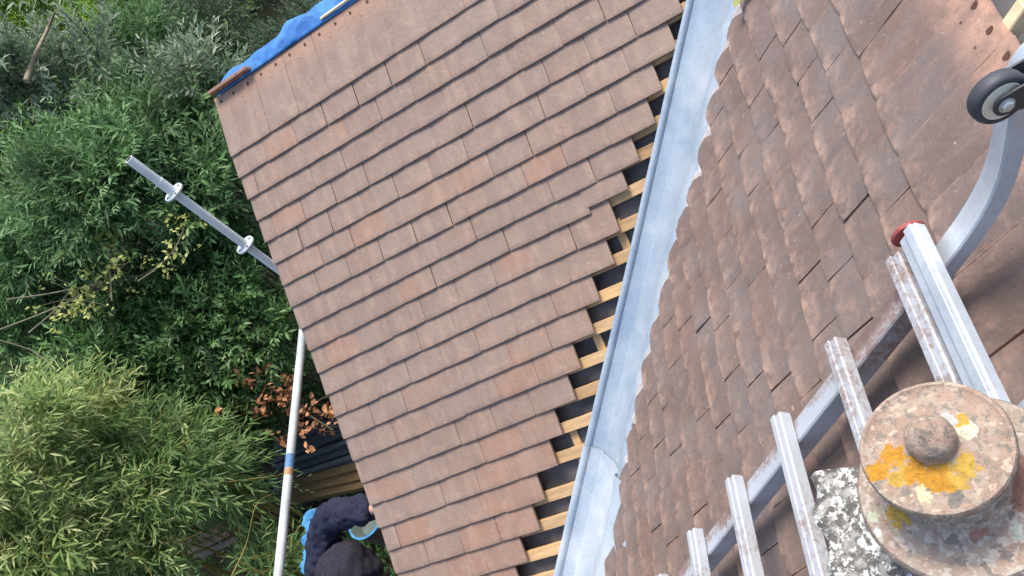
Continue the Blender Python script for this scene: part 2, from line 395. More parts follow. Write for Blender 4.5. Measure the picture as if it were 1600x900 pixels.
def tile_field(name, mat, tiles, parent, seed, camber, jit, L0=0.265, thick=0.011, edge_gain=1.0, rnd=0.0):
    """tiles: list of (frame function, width, tint, length, holes, cut) ; all one covering, one mesh"""
    R = np.random.default_rng(seed)
    aa = np.array([0.0, 0.018, 0.2, 0.4, 0.6, 0.8, 0.982, 1.0])
    V = []; F = []; MI = []; TI = []; ED = []; UV = []; FS = []
    for T in tiles:
        w = T['w']; Ln = T.get('L', L0)
        ll = np.array([0.0, 0.0045, 0.02, 0.06, 0.10, 0.15, 0.21, 0.262]) * (Ln / 0.265)
        na, nl = len(aa), len(ll)
        cj = R.normal(0, jit, 4); cam = camber * R.uniform(0.5, 1.4); tw = R.normal(0, jit)
        lc = R.normal(0, 0.0007)
        A, LL = np.meshgrid(aa, ll, indexing='ij')
        lift = R.uniform(0, jit * 1.2)
        H = -0.115 * LL + cam * (4 * A * (1 - A) - 0.6) * (1 - LL / 0.5) + tw * (A - 0.5) * 2 * (1 - LL / Ln) + lift * (1 - LL / Ln)
        und = T.get('und', 0.0004)
        p1, p2, p3 = R.uniform(0, 6.28, 3)
        H += und * (np.sin(A * 5 + p1) * np.sin(LL * 38 + p2) + 0.7 * np.sin(A * 2.5 + LL * 55 + p3))
        H += -0.5 * cam * np.clip(1 - LL / 0.05, 0, 1) ** 2           # tail curls down
        H[0, :] -= 0.0006; H[-1, :] -= 0.0006; H[:, 0] -= 0.0014
        gap = T.get('gap', 0.0006 + 0.0030 * R.random() ** 5)
        U = T['u'] + gap / 2 + A * (w - gap)
        sk = R.normal(0, jit * 0.5)
        Vv = T['v'] - LL + (A - 0.5) * sk + R.normal(0, jit * 0.6)
        # soft corners at the tail
        Vv = Vv - np.where((A < 0.02) | (A > 0.98), 0.0008 + rnd, 0.0) * (LL < 0.003)
        if 'cut' in T:
            U = T['cut'](U, Vv, A)
        P = T['fr'](U, Vv, H)
        k = len(V); V += P.reshape(-1, 3).tolist()
        tint = T['tint']
        idx = lambda i, j: k + i * nl + j
        uv0 = R.uniform(0, 60)
        for i in range(na):
            for j in range(nl):
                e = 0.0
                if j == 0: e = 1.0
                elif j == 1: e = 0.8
                elif j == 2: e = 0.35  # wider pale band, so the right slope's worn tails also look lit
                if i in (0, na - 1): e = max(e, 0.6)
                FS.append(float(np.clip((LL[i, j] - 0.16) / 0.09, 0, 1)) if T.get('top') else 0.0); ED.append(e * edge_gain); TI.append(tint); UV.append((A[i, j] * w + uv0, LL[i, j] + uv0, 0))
        for i in range(na - 1):
            for j in range(nl - 1):
                F.append((idx(i, j), idx(i, j + 1), idx(i + 1, j + 1), idx(i + 1, j))[::T.get('flip', 1)]); MI.append(0)
        # skirt
        k2 = len(V)
        ringidx = [(i, 0) for i in range(na)] + [(na - 1, j) for j in range(1, nl)] + [(i, nl - 1) for i in range(na - 2, -1, -1)] + [(0, j) for j in range(nl - 2, 0, -1)]
        P2 = T['fr'](U, Vv, H - thick)
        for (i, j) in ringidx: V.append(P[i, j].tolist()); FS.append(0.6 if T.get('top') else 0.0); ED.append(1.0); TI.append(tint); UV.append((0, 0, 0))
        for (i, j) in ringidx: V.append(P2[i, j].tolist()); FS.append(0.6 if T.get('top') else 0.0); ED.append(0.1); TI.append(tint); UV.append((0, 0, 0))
        n = len(ringidx)
        for q in range(n):
            F.append((k2 + q, k2 + (q + 1) % n, k2 + n + (q + 1) % n, k2 + n + q)[::T.get('flip', 1)]); MI.append(0)
        F.append(tuple(range(k2 + n, k2 + 2 * n))[::-1][::T.get('flip', 1)]); MI.append(0)
        for (ha, hl, hr) in T.get('holes', []):
            k3 = len(V); nn = 8
            for q in range(nn):
                an = 2 * PI * q / nn
                ru, rv = hr
                uu = T['u'] + ha * w + ru * math.cos(an) * (1 + 0.25 * math.sin(3 * an + ha * 9)); vv = T['v'] - hl + rv * math.sin(an)
                hh = -0.115 * hl + cam * (4 * ha * (1 - ha) - 0.6) * (1 - hl / 0.5) + tw * (ha - 0.5) * 2 * (1 - hl / Ln) + lift * (1 - hl / Ln) + 0.0012
                V.append(T['fr'](np.array(uu), np.array(vv), np.array(hh)).reshape(3).tolist()); FS.append(0); ED.append(0); TI.append(tint); UV.append((0, 0, 0))
            F.append(tuple(range(k3, k3 + nn))); MI.append(1)
    me = bpy.data.meshes.new(name); me.from_pydata(V, [], F)
    me.polygons.foreach_set('material_index', MI)
    FS += [0.0] * 0
    for nm, dat in (('tint', TI), ('edge', ED), ('fresh', FS)):
        a = me.attributes.new(nm, 'FLOAT', 'POINT'); a.data.foreach_set('value', np.array(dat, dtype=np.float32))
    a = me.attributes.new('tuv', 'FLOAT_VECTOR', 'POINT'); a.data.foreach_set('vector', np.array(UV, dtype=np.float32).ravel())
    o = link(name, me, [mat, M_RUST], parent)
    autosmooth(o, 35)
    return o

def frL(U, V_, H):
    # gentle sag of the battens near the valley
    r = V_ / G
    sag = np.interp(r, [0, 7, 10, 13, 17, 21, 24], [0, 0, -.25, -.27, -.25, -.08, 0]) * np.clip(U / 1.0, 0, 1)
    vv = V_ + sag * G
    hb = 0.004 * np.sin(U * 5.1 + 1) * np.sin(V_ * 3.7) + 0.002 * np.sin(V_ * 11)
    H = H + hb
    return np.stack([U + 0 * H, -vv * CT - ST * H, -vv * ST + CT * H], -1)
def frR(B, S, H):
    hb = 0.005 * np.sin(B * 4.3 + .4) * np.sin(S * 3.1 + 1) + 0.002 * np.sin(B * 13 + S * 9)
    H = H + hb
    return np.stack([AX - S * CT - ST * H, -B + 0 * H, AZ - S * ST + CT * H], -1)

def valley_x(z):      # x of the valley line at height z ; y of it is z/TT
    return AX + (z - AZ) / TT

# left covering ----------------------------------------------------
left_n = {}                                            # number of whole tiles in each course
base_end = {1: 13.4, 2: 13, 3: 12.4, 4: 12, 5: 11.4, 6: 11, 7: 10.4, 8: 10, 9: 9.4, 10: 9, 11: 8.4, 12: 8, 13: 7.4, 14: 7, 15: 6.4, 16: 6,
            17: 5.4, 18: 5, 19: 4.4, 20: 4, 21: 3.4, 22: 3, 23: 2.4, 24: 2, 25: 1.4, 26: 1}
tl = []
for r, ue in base_end.items():
    odd = r % 2 == 1
    sc = 0.985 + 0.0028 * (r - 6)
    edges = [0.0] + ([0.4] if odd else [])
    while edges[-1] < ue - 0.01: edges.append(edges[-1] + 1)
    for i in range(len(edges) - 1):
        a, b = edges[i] * WL * sc, edges[i + 1] * WL * sc
        a0 = a + (rng.normal(0, 0.0012) if i else -0.004 + rng.normal(0, 0.0015))
        warm = 0.30 + 0.50 * (r / 22.0)
        red = rng.random() < (0.04 + 0.45 * (edges[i] > ue - 2.2) * (r > 9) + 0.30 * (r > 17))
        t = 0.95 if red else float(np.clip(rng.normal(warm - 0.10, 0.16), 0, 0.75))
        T = dict(u=a0, w=b - a0, v=r * G + rng.normal(0, 0.0008), fr=frL, tint=t, flip=-1)
        if r == 10 and i == len(edges) - 2: T['v'] -= 0.022; T['u'] -= 0.012; T['gap'] = 0.002
        T['top'] = r == 1
        if r == 1:
            hw = 1.0 if T['w'] > 0.1 else 1.0
            T['holes'] = ([(0.24, 0.235, (0.006, 0.008)), (0.76, 0.235, (0.006, 0.008)), (0.5, 0.200, (0.002, 0.003))] if T['w'] > 0.1 else [(0.5, 0.235, (0.006, 0.008))])
        tl.append(T)
tile_field('roof_slope', M_TL, tl, house, 3, 0.0014, 0.0008, edge_gain=0.7, thick=0.0112)['label'] = 'smooth brown clay tiles laid up to the open valley battens'

# right covering ---------------------------------------------------
def bvalley(s):       # b of valley line at slope distance s on the right plane
    z = AZ - s * ST
    return -z / TT
ve = ([0, 3.9, 5.9, 7.9, 9.2, 10.8, 13, 16, 17.7, 19.3, 24, 32], [.35, .325, .275, .288, .290, .245, .238, .232, .275, .305, .32, .32])
tr = []; cuts = []
for r in range(1, 30):
    s_t = r * G
    edge = bvalley(s_t - 0.045) + np.interp(r, *ve)
    ph = 1.539 if r % 2 == 1 else 1.539 - 0.075
    ph += rng.normal(0, 0.004)
    k0 = math.floor((edge - ph) / WR)
    b0 = ph + k0 * WR
    if (b0 + WR - edge) < 0.045: b0 -= 0.0; k0 += 0
    bmax = 4.4
    first = True; jr = rng.normal(0, 0.006); cuts.append((r, s_t, edge + jr + 0.010))
    while b0 < bmax:
        bb = b0 + rng.normal(0, 0.0015)
        w = WR
        T = dict(und=0.0008, u=bb, w=w, v=s_t + rng.normal(0, 0.0015), fr=frR, tint=float(np.clip(rng.normal(0.45, 0.27), 0, 1)), L=0.268,
                 gap=0.0006 + 0.0035 * rng.random() ** 4)
        if b0 < edge + 0.32:
            def cut(U, V_, A, s_t=s_t, e0=edge, b0=b0, jj=jr):
                # tiles cut to the valley: bulging edge, softened at the tail
                loc = (s_t - V_) / G
                lim = e0 + jj + 0.010 - 0.012 * np.clip(loc, 0, 3) - 0.012 * np.sin(np.clip(loc, 0, 1) * PI) + 0.030 * np.exp(-loc * 7)
                return np.maximum(U, lim + 0.0005 * A)
            T['cut'] = cut
            if b0 + w < edge + 0.01: b0 += WR; continue
        T['top'] = r == 1
        if r == 1:
            T['holes'] = [(0.22, 0.245, (0.007, 0.009)), (0.72, 0.245, (0.007, 0.009)), (0.24, 0.212, (0.0022, 0.0028)), (0.74, 0.212, (0.0022, 0.0028))]
        tr.append(T); b0 += WR
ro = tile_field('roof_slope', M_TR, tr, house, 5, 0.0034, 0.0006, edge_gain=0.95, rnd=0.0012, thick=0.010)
ro['label'] = 'older dark purplish clay tiles, cambered, with orange worn edges brightened as if lit'

# pale pointing that follows the scalloped cut edge
mb = MB(); pl_ = []
for (r, s_t, e0) in cuts:
    for loc in (0.0, 0.06, 0.2, 0.4, 0.6, 0.8, 0.95):
        lim = e0 - 0.012 * loc - 0.012 * math.sin(loc * PI) + 0.030 * math.exp(-loc * 7)
        pl_.append((s_t - loc * G, lim, r))
pl_.sort(key=lambda q: (q[2], q[0]))
V_ = []
for (s_, b_, r) in pl_:
    k_n = 0.006 + 0.005 * math.sin(s_ * 41) + 0.003 * math.sin(s_ * 97)
    for (db, h) in ((-max(k_n, 0.001) - .003, -0.0200), (-max(k_n, 0.001) * 0.7 - .003, -0.0060), (0.002, -0.0045), (0.03, -0.0125), (0.03, -0.024)):
        V_.append(PRs(s_, b_ + db, h))
n_ = len(pl_)
mb.add(V_, [(i * 5 + k, i * 5 + k + 1, (i + 1) * 5 + k + 1, (i + 1) * 5 + k) for i in range(n_ - 1) for k in range(4)])
mb.build('edge_pointing', simple('pale_pointing', (0.52, 0.50, 0.48), 0.85, col2=(0.30, 0.28, 0.27), scale=14, bs=0.5), house)

# sheathing under each slope: battens, underlay -------------------
def slab(name, quad, mat, parent, thick, normal):
    mb = MB(); q = [np.array(a, float) for a in quad]; n = np.array(normal) * thick
    vs = q + [a - n for a in q]; k = len(q)
    fs = [tuple(range(k)), tuple(range(2 * k - 1, k - 1, -1))] + [(i, i + k, (i + 1) % k + k, (i + 1) % k) for i in range(k)]
    mb.add(vs, fs); return mb.build(name, mat, parent)
SMAX = 3.15
def vL(v, off=0.0, h=0.0):  # point on left plane near the valley; off = metres toward the verge
    z = -v * ST; return PLs(valley_x(z) - off, v, h)
slab('underlay', [PLs(0.03, -0.14, -0.060), PLs(0.03, SMAX, -0.060), vL(SMAX, 0.01, -0.060), vL(-0.14, 0.01, -0.060)], M_UNDER, house, 0.006, nL)
o = slab('underlay', [PRs(-0.15, 0.05, -0.060)] + [PRs(s, bvalley(s) + 0.01, -0.060) for s in np.linspace(-0.0, SMAX, 6)] + [PRs(SMAX, 5.0, -0.060), PRs(-0.15, 5.0, -0.060)], M_UNDER, house, 0.006, nR)
for r in range(0, 33):
    mb = MB(); v = r * G - 0.012 - (0.25 * G if 9 <= r <= 18 else 0)
    A = PLs(0.06, v, -0.044); B = vL(v, 0.075, -0.044)
    if B[0] - A[0] < 0.1: break
    mb.beam(A, B, nL, 0.040 + rng.normal(0, 0.001), 0.024, 0.0015)
    mb.build('batten', M_PINE, house)
# rafter lengths that show between the battens beside the valley
for (v, off, ln) in ((3.9, .125, .07), (11.0, .135, .09), (14.4, .12, .085), (17.0, .16, .06), (18.2, .085, .07)):
    mb = MB(); v0 = v * G; C_ = vL(v0, off, -0.056)
    dv = PLs(0, 1, 0) - PLs(0, 0, 0)
    mb.beam(C_ - dv * ln * 0.75, C_ + dv * ln * 0.75, nL, 0.030, 0.012, 0.001); mb.build('rafter_piece', M_PINE, house)

# valley gutter, two lapped lengths --------------------------------
VD = np.array([-1.0, -1.0, -TT]); VD /= np.linalg.norm(VD)
pRv = np.cross(nR, VD); pLv = -np.cross(nL, VD)
def vpoint(v):
    z = -v * ST; return np.array([valley_x(z), z / TT, z])
def gutter(v0, v1, lift, nseg, parent, wav, rot):
    """profile swept along the valley, square to it; left wing folded, rounded bottom, wide right wing under the tiles"""
    rows = []
    left = [(0.064, -0.014), (0.0625, 0.001), (0.058, 0.004), (0.050, 0.004), (0.0435, 0.000), (0.0405, -0.0085), (0.0385, -0.0085), (0.036, -0.003), (0.022, -0.0065)]
    right = [(0.02, -0.006), (0.05, -0.017), (0.09, -0.025), (0.125, -0.026), (0.149, -0.022), (0.154, -0.028), (0.158, -0.028), (0.162, -0.009), (0.167, -0.002), (0.186, 0.000), (0.200, -0.005), (0.24, -0.018), (0.33, -0.022)]
    for t in np.linspace(v0, v1, nseg):
        wl = np.interp(t, [0.2, 1.2, 1.8, 2.2], [0.95, 1.0, 1.15, 1.2])
        P0 = vpoint(t); row = []
        if lift > 0 and t < v0 + 0.02: lf = 0.003 * (1 - (t - v0) / 0.02)
        else: lf = 0.0
        wo = lf + wav * (math.sin(t * 21) + 0.6 * math.sin(t * 53 + 1))
        for (w, h) in left: row.append(P0 + pLv * w * wl + nL * (h + lift + wo * 0.5))
        row.append(P0 + (nL + nR) * (-0.0035 + lift * 0.6))
        for (w, h) in right: row.append(P0 + pRv * (w + np.interp(t / G, *ve) * 0.8 - 0.21 if w > 0.10 else w) + nR * (h + lift + wo))
        rows.append(row)
    m = len(rows[0]); mb = MB()
    vs = [p for r in rows for p in r]
    fs = [(i * m + j, (i + 1) * m + j, (i + 1) * m + j + 1, i * m + j + 1) for i in range(len(rows) - 1) for j in range(m - 1)]
    k = len(vs)
    vs2 = [p - (nL + nR) * 0.0012 for p in vs]
    fs2 = [tuple(q + k for q in f[::-1]) for f in fs]
    rim = []
    for i in range(len(rows) - 1):
        a, b = i * m, (i + 1) * m; rim.append((a, a + k, b + k, b))
        a, b = i * m + m - 1, (i + 1) * m + m - 1; rim.append((a, b, b + k, a + k))
    for j in range(m - 1):
        rim.append((j, j + 1, j + 1 + k, j + k)); e = (len(rows) - 1) * m; rim.append((e + j, e + j + k, e + j + 1 + k, e + j + 1))
    mb.add(vs + vs2, fs + fs2 + rim)
    o = mb.build('gutter_length', M_ZINC, parent); autosmooth(o, 42); return o
vg = bpy.data.objects.new('valley_gutter', None); COL.objects.link(vg); vg.parent = house
gutter(-0.1, 1.78, 0.0, 120, vg, 0.0009, 0)
gutter(1.685, 3.1, 0.0085, 80, vg, 0.0009, 0).data.materials[0] = M_ZINC2

# far slopes, ridge timbers, verge, walls ---------------------------
RIDZ = 0.137; RYL = RIDZ / TT                                       # ridge of the left wing
apexL = -0.165
# far slope of left wing (felt, under the tarpaulin)
slab('underlay', [(0.03, 0.165, 0.085), (3.6, 0.165, 0.085), (3.6, 2.4, 0.085 - 2.235 * TT), (0.03, 2.4, 0.085 - 2.235 * TT)][::-1], M_UNDB, house, 0.006, (0, ST, CT))
# far slope of right wing
XR = AX + 0.165 * CT
slab('underlay', [(XR + 0.012, 0.3, 0.085), (XR + 0.012, -5.0, 0.085), (XR + 2.3, -5.0, 0.085 - 2.29 * TT), (XR + 2.3, 0.3, 0.085 - 2.29 * TT)], M_UNDER, house, 0.006, (ST, 0, CT))
mb = MB(); mb.beam((0.02, 0.150, 0.030), (3.0, 0.150, 0.030), (0, 0, 1), 0.025, 0.09, 0.002); mb.build('ridge_board', M_PINE2, house)
mb = MB(); mb.beam((0.90, 0.152, 0.116), (1.06, 0.152, 0.116), (0, 0, 1), 0.045, 0.022, 0.002); mb.build('ridge_batten', M_PINE2, house)
mb = MB(); mb.beam((0.62, 0.150, 0.109), (0.90, 0.150, 0.113), (0, 0, 1), 0.012, 0.008, 0.001); mb.build('ridge_batten', M_PINE2, house)
mb = MB(); mb.beam((XR + 0.004, 0.0, 0.03), (XR + 0.004, -5.0, 0.03), (0, 0, 1), 0.022, 0.09, 0.002); mb.build('ridge_board', M_PINE2, house)
mb = MB(); mb.beam(PRs(-0.10, 1.512, -0.052), PRs(-0.212, 1.512, -0.047), nR, 0.030, 0.026, 0.002); mb.build('timber_stub', M_PINE2, house)
# tile heads of the far slope standing just over the left ridge
for x0_, x1_ in ((0.012, 0.172), (0.176, 0.230)):
    mb = MB(); mb.box(((x0_ + x1_) / 2, 0.170, 0.092), ((x1_ - x0_) / 2, 0, 0), np.array([0, 0.040, -0.036]), np.array([0, 0.004, 0.005]), 0.0015)
    mb.build('ridge_tile_head', simple('fresh_clay', (0.36, 0.20, 0.13), 0.8), house)

# verge: undercloak, bargeboard
mb = MB(); mb.beam(PLs(0.045, -0.12, -0.035), PLs(0.045, SMAX, -0.035), nL, 0.085, 0.012); mb.build('undercloak', simple('mortar', (0.30, 0.27, 0.23), 0.9), house)
mb = MB(); mb.beam(PLs(0.055, -0.10, -0.12), PLs(0.055, SMAX, -0.12), nL, 0.022, 0.15, 0.002); mb.build('bargeboard', simple('dark_stained_timber', (0.06, 0.045, 0.035), 0.7), house)
mb = MB()
gz = -SMAX * ST; gy = -SMAX * CT
mb.add([(0.09, gy + .15, -4.7), (0.09, 2.3, -4.7), (0.09, 2.3, gz - 0.1), (0.09, 0.14, -0.12), (0.09, gy + .15, gz + .02),
        (0.30, gy + .15, -4.7), (0.30, 2.3, -4.7), (0.30, 2.3, gz - 0.1), (0.30, 0.14, -0.12), (0.30, gy + .15, gz + .02)],
       [(0, 4, 3, 2, 1), (5, 6, 7, 8, 9), (0, 1, 6, 5), (1, 2, 7, 6), (2, 3, 8, 7), (3, 4, 9, 8), (4, 0, 5, 9)])
mb.build('gable_wall', M_BRICK, house)
mb = MB(); mb.box((2.45, 2.2, -3.5), (2.1, 0, 0), (0, 0.1, 0), (0, 0, 1.2)); mb.build('wall', M_BRICK, house)
mb = MB(); mb.box((0.45, -3.6, -3.5), (0.1, 0, 0), (0, 1.35, 0), (0, 0, 1.2)); mb.build('wall', M_BRICK, house)
mb = MB(); mb.box((4.6, -1.4, -3.5), (0.1, 0, 0), (0, 3.5, 0), (0, 0, 1.2)); mb.build('wall', M_BRICK, house)

# ================================================================== blue tarpaulin over the left ridge
def tarp():
    nx, ny = 60, 26
    V = []
    xs = np.linspace(0.02, 1.12, nx)
    bulge = np.interp(xs, [0.02, .10, .25, .45, .65, .85, 1.0, 1.12], [0.003, .008, .022, .035, .034, .026, .014, .005])
    for i, x in enumerate(xs):
        for j in range(ny):
            t = j / (ny - 1)
            if t < 0.35:
                a = t / 0.35; y = 0.140 + 0.10 * a; z = 0.094 + bulge[i] * math.sin(a * PI * 0.62) * 1.06
            else:
                a = (t - 0.35) / 0.65; y = 0.240 + 0.9 * a; z0 = 0.094 + bulge[i] * math.sin(PI * 0.62) * 1.06
                z = z0 * (1 - a) + a * (0.03 - 0.9 * TT * 0.97) + 0.02 * math.sin(x * 17 + a * 6)
            wr = 0.003 * math.sin(x * 31 + j * 0.8) + 0.0015 * math.sin(x * 73 - j * 1.3) + 0.003 * math.sin(x * 13 + 3 - j * 0.3)
            V.append((x + 0.006 * math.sin(j * 1.1), y, z + wr * min(1, bulge[i] / 0.03) * min(1, t * 8)))
    F = [(i * ny + j, (i + 1) * ny + j, (i + 1) * ny + j + 1, i * ny + j + 1) for i in range(nx - 1) for j in range(ny - 1)]
    me = bpy.data.meshes.new('tarpaulin'); me.from_pydata(V, [], F)
    o = link('tarpaulin', me, M_TARP, smooth=True)
    md = o.modifiers.new('t', 'SOLIDIFY'); md.thickness = 0.0015
    tag(o, 'crumpled blue tarpaulin bulging over the far side of the tiled ridge', 'tarpaulin')
tarp()

# ================================================================== roof ladder on the right slope
lad = empty('roof_ladder', PRs(0.6, 2.0, 0.0), 'weathered white and brown roof ladder with wheeled ridge hooks lying on the old tiles', 'ladder')
LO = np.array(lad.location)
SK = 0.10                                         # the ladder lies a few degrees off square
def LP_(s, b, h): return PRs(s - SK * (b - 1.85) * 0.35, b + SK * (s - 0.15), h) - LO
dS = LP_(1, 1.85, 0) - LP_(0, 1.85, 0); dS /= np.linalg.norm(dS)
dB = LP_(0, 2.85, 0) - LP_(0, 1.85, 0); dB /= np.linalg.norm(dB)
BL, BR = 1.868, 2.160
def set_dirt(o, fn):
    me = o.data; co = np.zeros(len(me.vertices) * 3, dtype=np.float32); me.vertices.foreach_get('co', co)
    a = me.attributes.new('dirt', 'FLOAT', 'POINT'); a.data.foreach_set('value', np.array([fn(c) for c in co.reshape(-1, 3)], dtype=np.float32))
for b in (BL, BR):
    mb = MB(); segs = 24; ss = np.linspace(0.06, 2.6, segs)
    # square section swept in short steps so the flaked paint can follow it
    V_ = []; F_ = []
    prof = [(-.022, .079), (-.019, .082), (-.007, .082), (.007, .082), (.019, .082), (.022, .079), (.022, .068), (.022, .044), (.019, .041), (-.019, .041), (-.022, .044), (-.022, .068)]
    D_ = []
    for i, s_ in enumerate(np.linspace(0.05, 2.6, 86)):
        for (bb_, hh_) in prof:
            V_.append(LP_(s_, b, 0) + dB * bb_ + nR * hh_)
            base_d = np.interp(s_, [0.05, .24, .30, .45, .50, .62, .68, .80, .9, 2.6], [0.50, .46, .15, .05, .34, .30, .1, .22, .15, .3])
            D_.append(base_d + (0.45 if bb_ < -0.005 and hh_ > .07 else 0) + (-.1 if bb_ > 0.01 else 0))
    m_ = len(prof); n_ = 86
    F_ = [(i * m_ + k, i * m_ + (k + 1) % m_, (i + 1) * m_ + (k + 1) % m_, (i + 1) * m_ + k) for i in range(n_ - 1) for k in range(m_)] + [tuple(range(m_ - 1, -1, -1)), tuple(range((n_ - 1) * m_, n_ * m_))]
    mb.add(V_, F_)
    o = mb.build('stile', M_LAD, lad); autosmooth(o, 30)
    at_ = o.data.attributes.new('dirt', 'FLOAT', 'POINT'); at_.data.foreach_set('value', np.array(D_, dtype=np.float32))
rs = [0.085] + [0.285 + 0.213 * k for k in range(11)]
for k, s in enumerate(rs):
    mb = MB(); A = LP_(s, BL - 0.040, 0.096); B = LP_(s, BR + 0.040, 0.096)
    d = (B - A) / 2; O = (A + B) / 2
    # ribbed tread: wide base with a narrower raised top
    mb.box(O, d, dS * 0.0165, nR * 0.013, 0.003)
    mb.box(O + nR * 0.0150 + dS * 0.004, d * 0.999, dS * 0.0075, nR * 0.0030, 0.0015)
    o = mb.build('rung', M_LAD, lad); set_dirt(o, lambda c, k=k: 0.42 if k == 0 else 0.12)
# clean cross bar of the hook frame
s = 0.030
mb = MB(); A = LP_(s, BL - 0.036, 0.108); B = LP_(s, BR + 0.040, 0.108); d = (B - A) / 2; O = (A + B) / 2
mb.box(O, d, dS * 0.021, nR * 0.010, 0.002)
mb.box(O + nR * 0.0125 - dS * 0.0085, d * 0.998, dS * 0.0085, nR * 0.0035, 0.001)
mb.build('hook_crossbar', M_ALU, lad)
# red end cap
mb = MB(); c = LP_(0.046, BL - 0.055, 0.098)
mb.lathe([(0.020, -0.006), (0.027, -0.004), (0.028, 0.0), (0.026, 0.003), (0.019, 0.004), (0.017, 0.001)], c, -dB + nR * 0.25, 28, 0.01)
mb.box(c + dB * 0.014, dB * 0.016, dS * 0.014, nR * 0.010, 0.003)
o = mb.build('end_cap', M_RED, lad); autosmooth(o, 40)
# curved hook arms
def arm_pts(y0):
    xz = [(2.195, 0.008), (2.244, 0.062), (2.292, 0.118), (2.331, 0.176), (2.355, 0.230), (2.371, 0.280), (2.388, 0.330), (2.413, 0.366), (2.455, 0.380), (2.50, 0.366), (2.545, 0.320), (2.575, 0.25), (2.59, 0.16)]
    return [np.array([x, y0, z]) for x, z in xz]
def smooth_path(P, n=5):
    P = [np.array(p) for p in P]; out = []
    for i in range(len(P) - 1):
        p0, p1, p2, p3 = P[max(i - 1, 0)], P[i], P[i + 1], P[min(i + 2, len(P) - 1)]
        for k in range(n):
            t = k / n
            out.append(0.5 * ((2 * p1) + (-p0 + p2) * t + (2 * p0 - 5 * p1 + 4 * p2 - p3) * t * t + (-p0 + 3 * p1 - 3 * p2 + p3) * t ** 3))
    out.append(P[-1]); return out
def flatbar(name, path, wy, th, mat, parent, off):
    mb = MB(); V = []; n = len(path)
    for i, p in enumerate(path):
        t = path[min(i + 1, n - 1)] - path[max(i - 1, 0)]; t /= np.linalg.norm(t)
        y = np.array([0, 1.0, 0]); nn = np.cross(t, y); nn /= np.linalg.norm(nn)
        if nn[2] < 0 and i < 3: nn = -nn
        e = 0.0025
        for (a, b) in ((-wy / 2, th / 2 - e), (-wy / 2 + e, th / 2), (wy / 2 - e, th / 2), (wy / 2, th / 2 - e), (wy / 2, -th / 2 + e), (wy / 2 - e, -th / 2), (-wy / 2 + e, -th / 2), (-wy / 2, -th / 2 + e)):
            V.append(p + y * a + nn * b - off)
    F = [(i * 8 + k, i * 8 + (k + 1) % 8, (i + 1) * 8 + (k + 1) % 8, (i + 1) * 8 + k) for i in range(n - 1) for k in range(8)]
    F += [tuple(range(7, -1, -1)), tuple(range((n - 1) * 8, n * 8))]
    mb.add(V, F); o = mb.build(name, mat, parent); autosmooth(o, 25); return o
Y1 = -1.868; Y2 = Y1 - (BR - BL)
for y0 in (Y1, Y2):
    flatbar('hook_arm', smooth_path(arm_pts(y0)), 0.044, 0.026, M_ALU, lad, LO)
# wheel assemblies
WY = Y1 - 0.031
def wheel(y0, parent):
    rw = ray((1559, 151)); C0 = CP + rw * ((-1.905 - CP[1]) / rw[1]) - LO; C0[1] += y0 - WY
    wh = bpy.data.objects.new('wheel', None); COL.objects.link(wh); wh.parent = parent
    ax = np.array([0.20, -0.97, -0.05]); ax /= np.linalg.norm(ax)
    k_ = 0.69
    def lz(prof, O, n): 
        m_ = MB(); m_.lathe([(r * k_, h * k_) for r, h in prof], O, ax, n); return m_
    o = lz([(0.033, -0.013), (0.041, -0.016), (0.0465, -0.014), (0.0490, -0.008), (0.0497, 0), (0.0490, 0.008), (0.0465, 0.014), (0.042, 0.016), (0.0370, 0.0150), (0.036, 0.010)], C0, 56).build('tyre', M_RUB, wh); autosmooth(o, 50)
    o = lz([(0.012, -0.012), (0.034, -0.012), (0.0365, 0.012), (0.0360, 0.0155), (0.0340, 0.0158), (0.0325, 0.0140), (0.023, 0.0135), (0.020, 0.0150), (0.013, 0.0152), (0.004, 0.0152)], C0, 48).build('rim', M_CRM, wh); autosmooth(o, 30)
    # forked bracket plates on both sides of the wheel
    e1 = np.array([1.0, 0, 0]) - ax * ax[0]; e1 /= np.linalg.norm(e1); e2 = np.cross(e1, ax); e2 *= np.sign(e2[2])
    e1, e2 = e1 * math.cos(-0.10) + e2 * math.sin(-0.10), e2 * math.cos(-0.10) - e1 * math.sin(-0.10)
    for sgn in (1, -1):
        n = 20; P = []
        for k in range(n + 1):
            a = PI / 2 + PI * k / n; P.append((0.0150 * math.cos(a), 0.0150 * math.sin(a)))
        P += [(0.028, -0.022), (0.085, -0.026), (0.085, 0.020), (0.028, 0.017)]
        m_ = len(P); mb = MB(); c_ = C0 + ax * sgn * 0.0165
        V = [c_ + e1 * x + e2 * z - ax * 0.0015 for x, z in P] + [c_ + e1 * x + e2 * z + ax * 0.0015 for x, z in P]
        mb.add(V, [tuple(range(m_))[::-1], tuple(range(m_, 2 * m_))] + [(i, (i + 1) % m_, (i + 1) % m_ + m_, i + m_) for i in range(m_)])
        mb.build('bracket', M_BRK, wh)
    mb = MB(); mb.box(C0 + e1 * 0.088 - e2 * 0.003, e1 * 0.003, e2 * 0.024, ax * 0.018); mb.box(C0 + e1 * 0.075 - e2 * 0.045, e1 * 0.012, e2 * 0.022, ax * 0.014)
    mb.build('swivel_plate', M_BRK, wh)
    mb = MB(); mb.lathe([(0.003, 0.0), (0.0078, 0.0), (0.0078, 0.0035), (0.006, 0.005), (0.002, 0.0054)], C0 + ax * 0.0185, ax, 6)
    mb.build('bolt', M_BOLT, wh)
    mb = MB(); mb.lathe([(0.004, -0.001), (0.0100, -0.001), (0.0100, 0.0005), (0.009, 0.0009)], C0 + ax * 0.0182, ax, 24)
    mb.build('washer', M_BOLT, wh)
    return wh
wheel(WY, lad)
wheel(WY + (Y2 - Y1), lad)

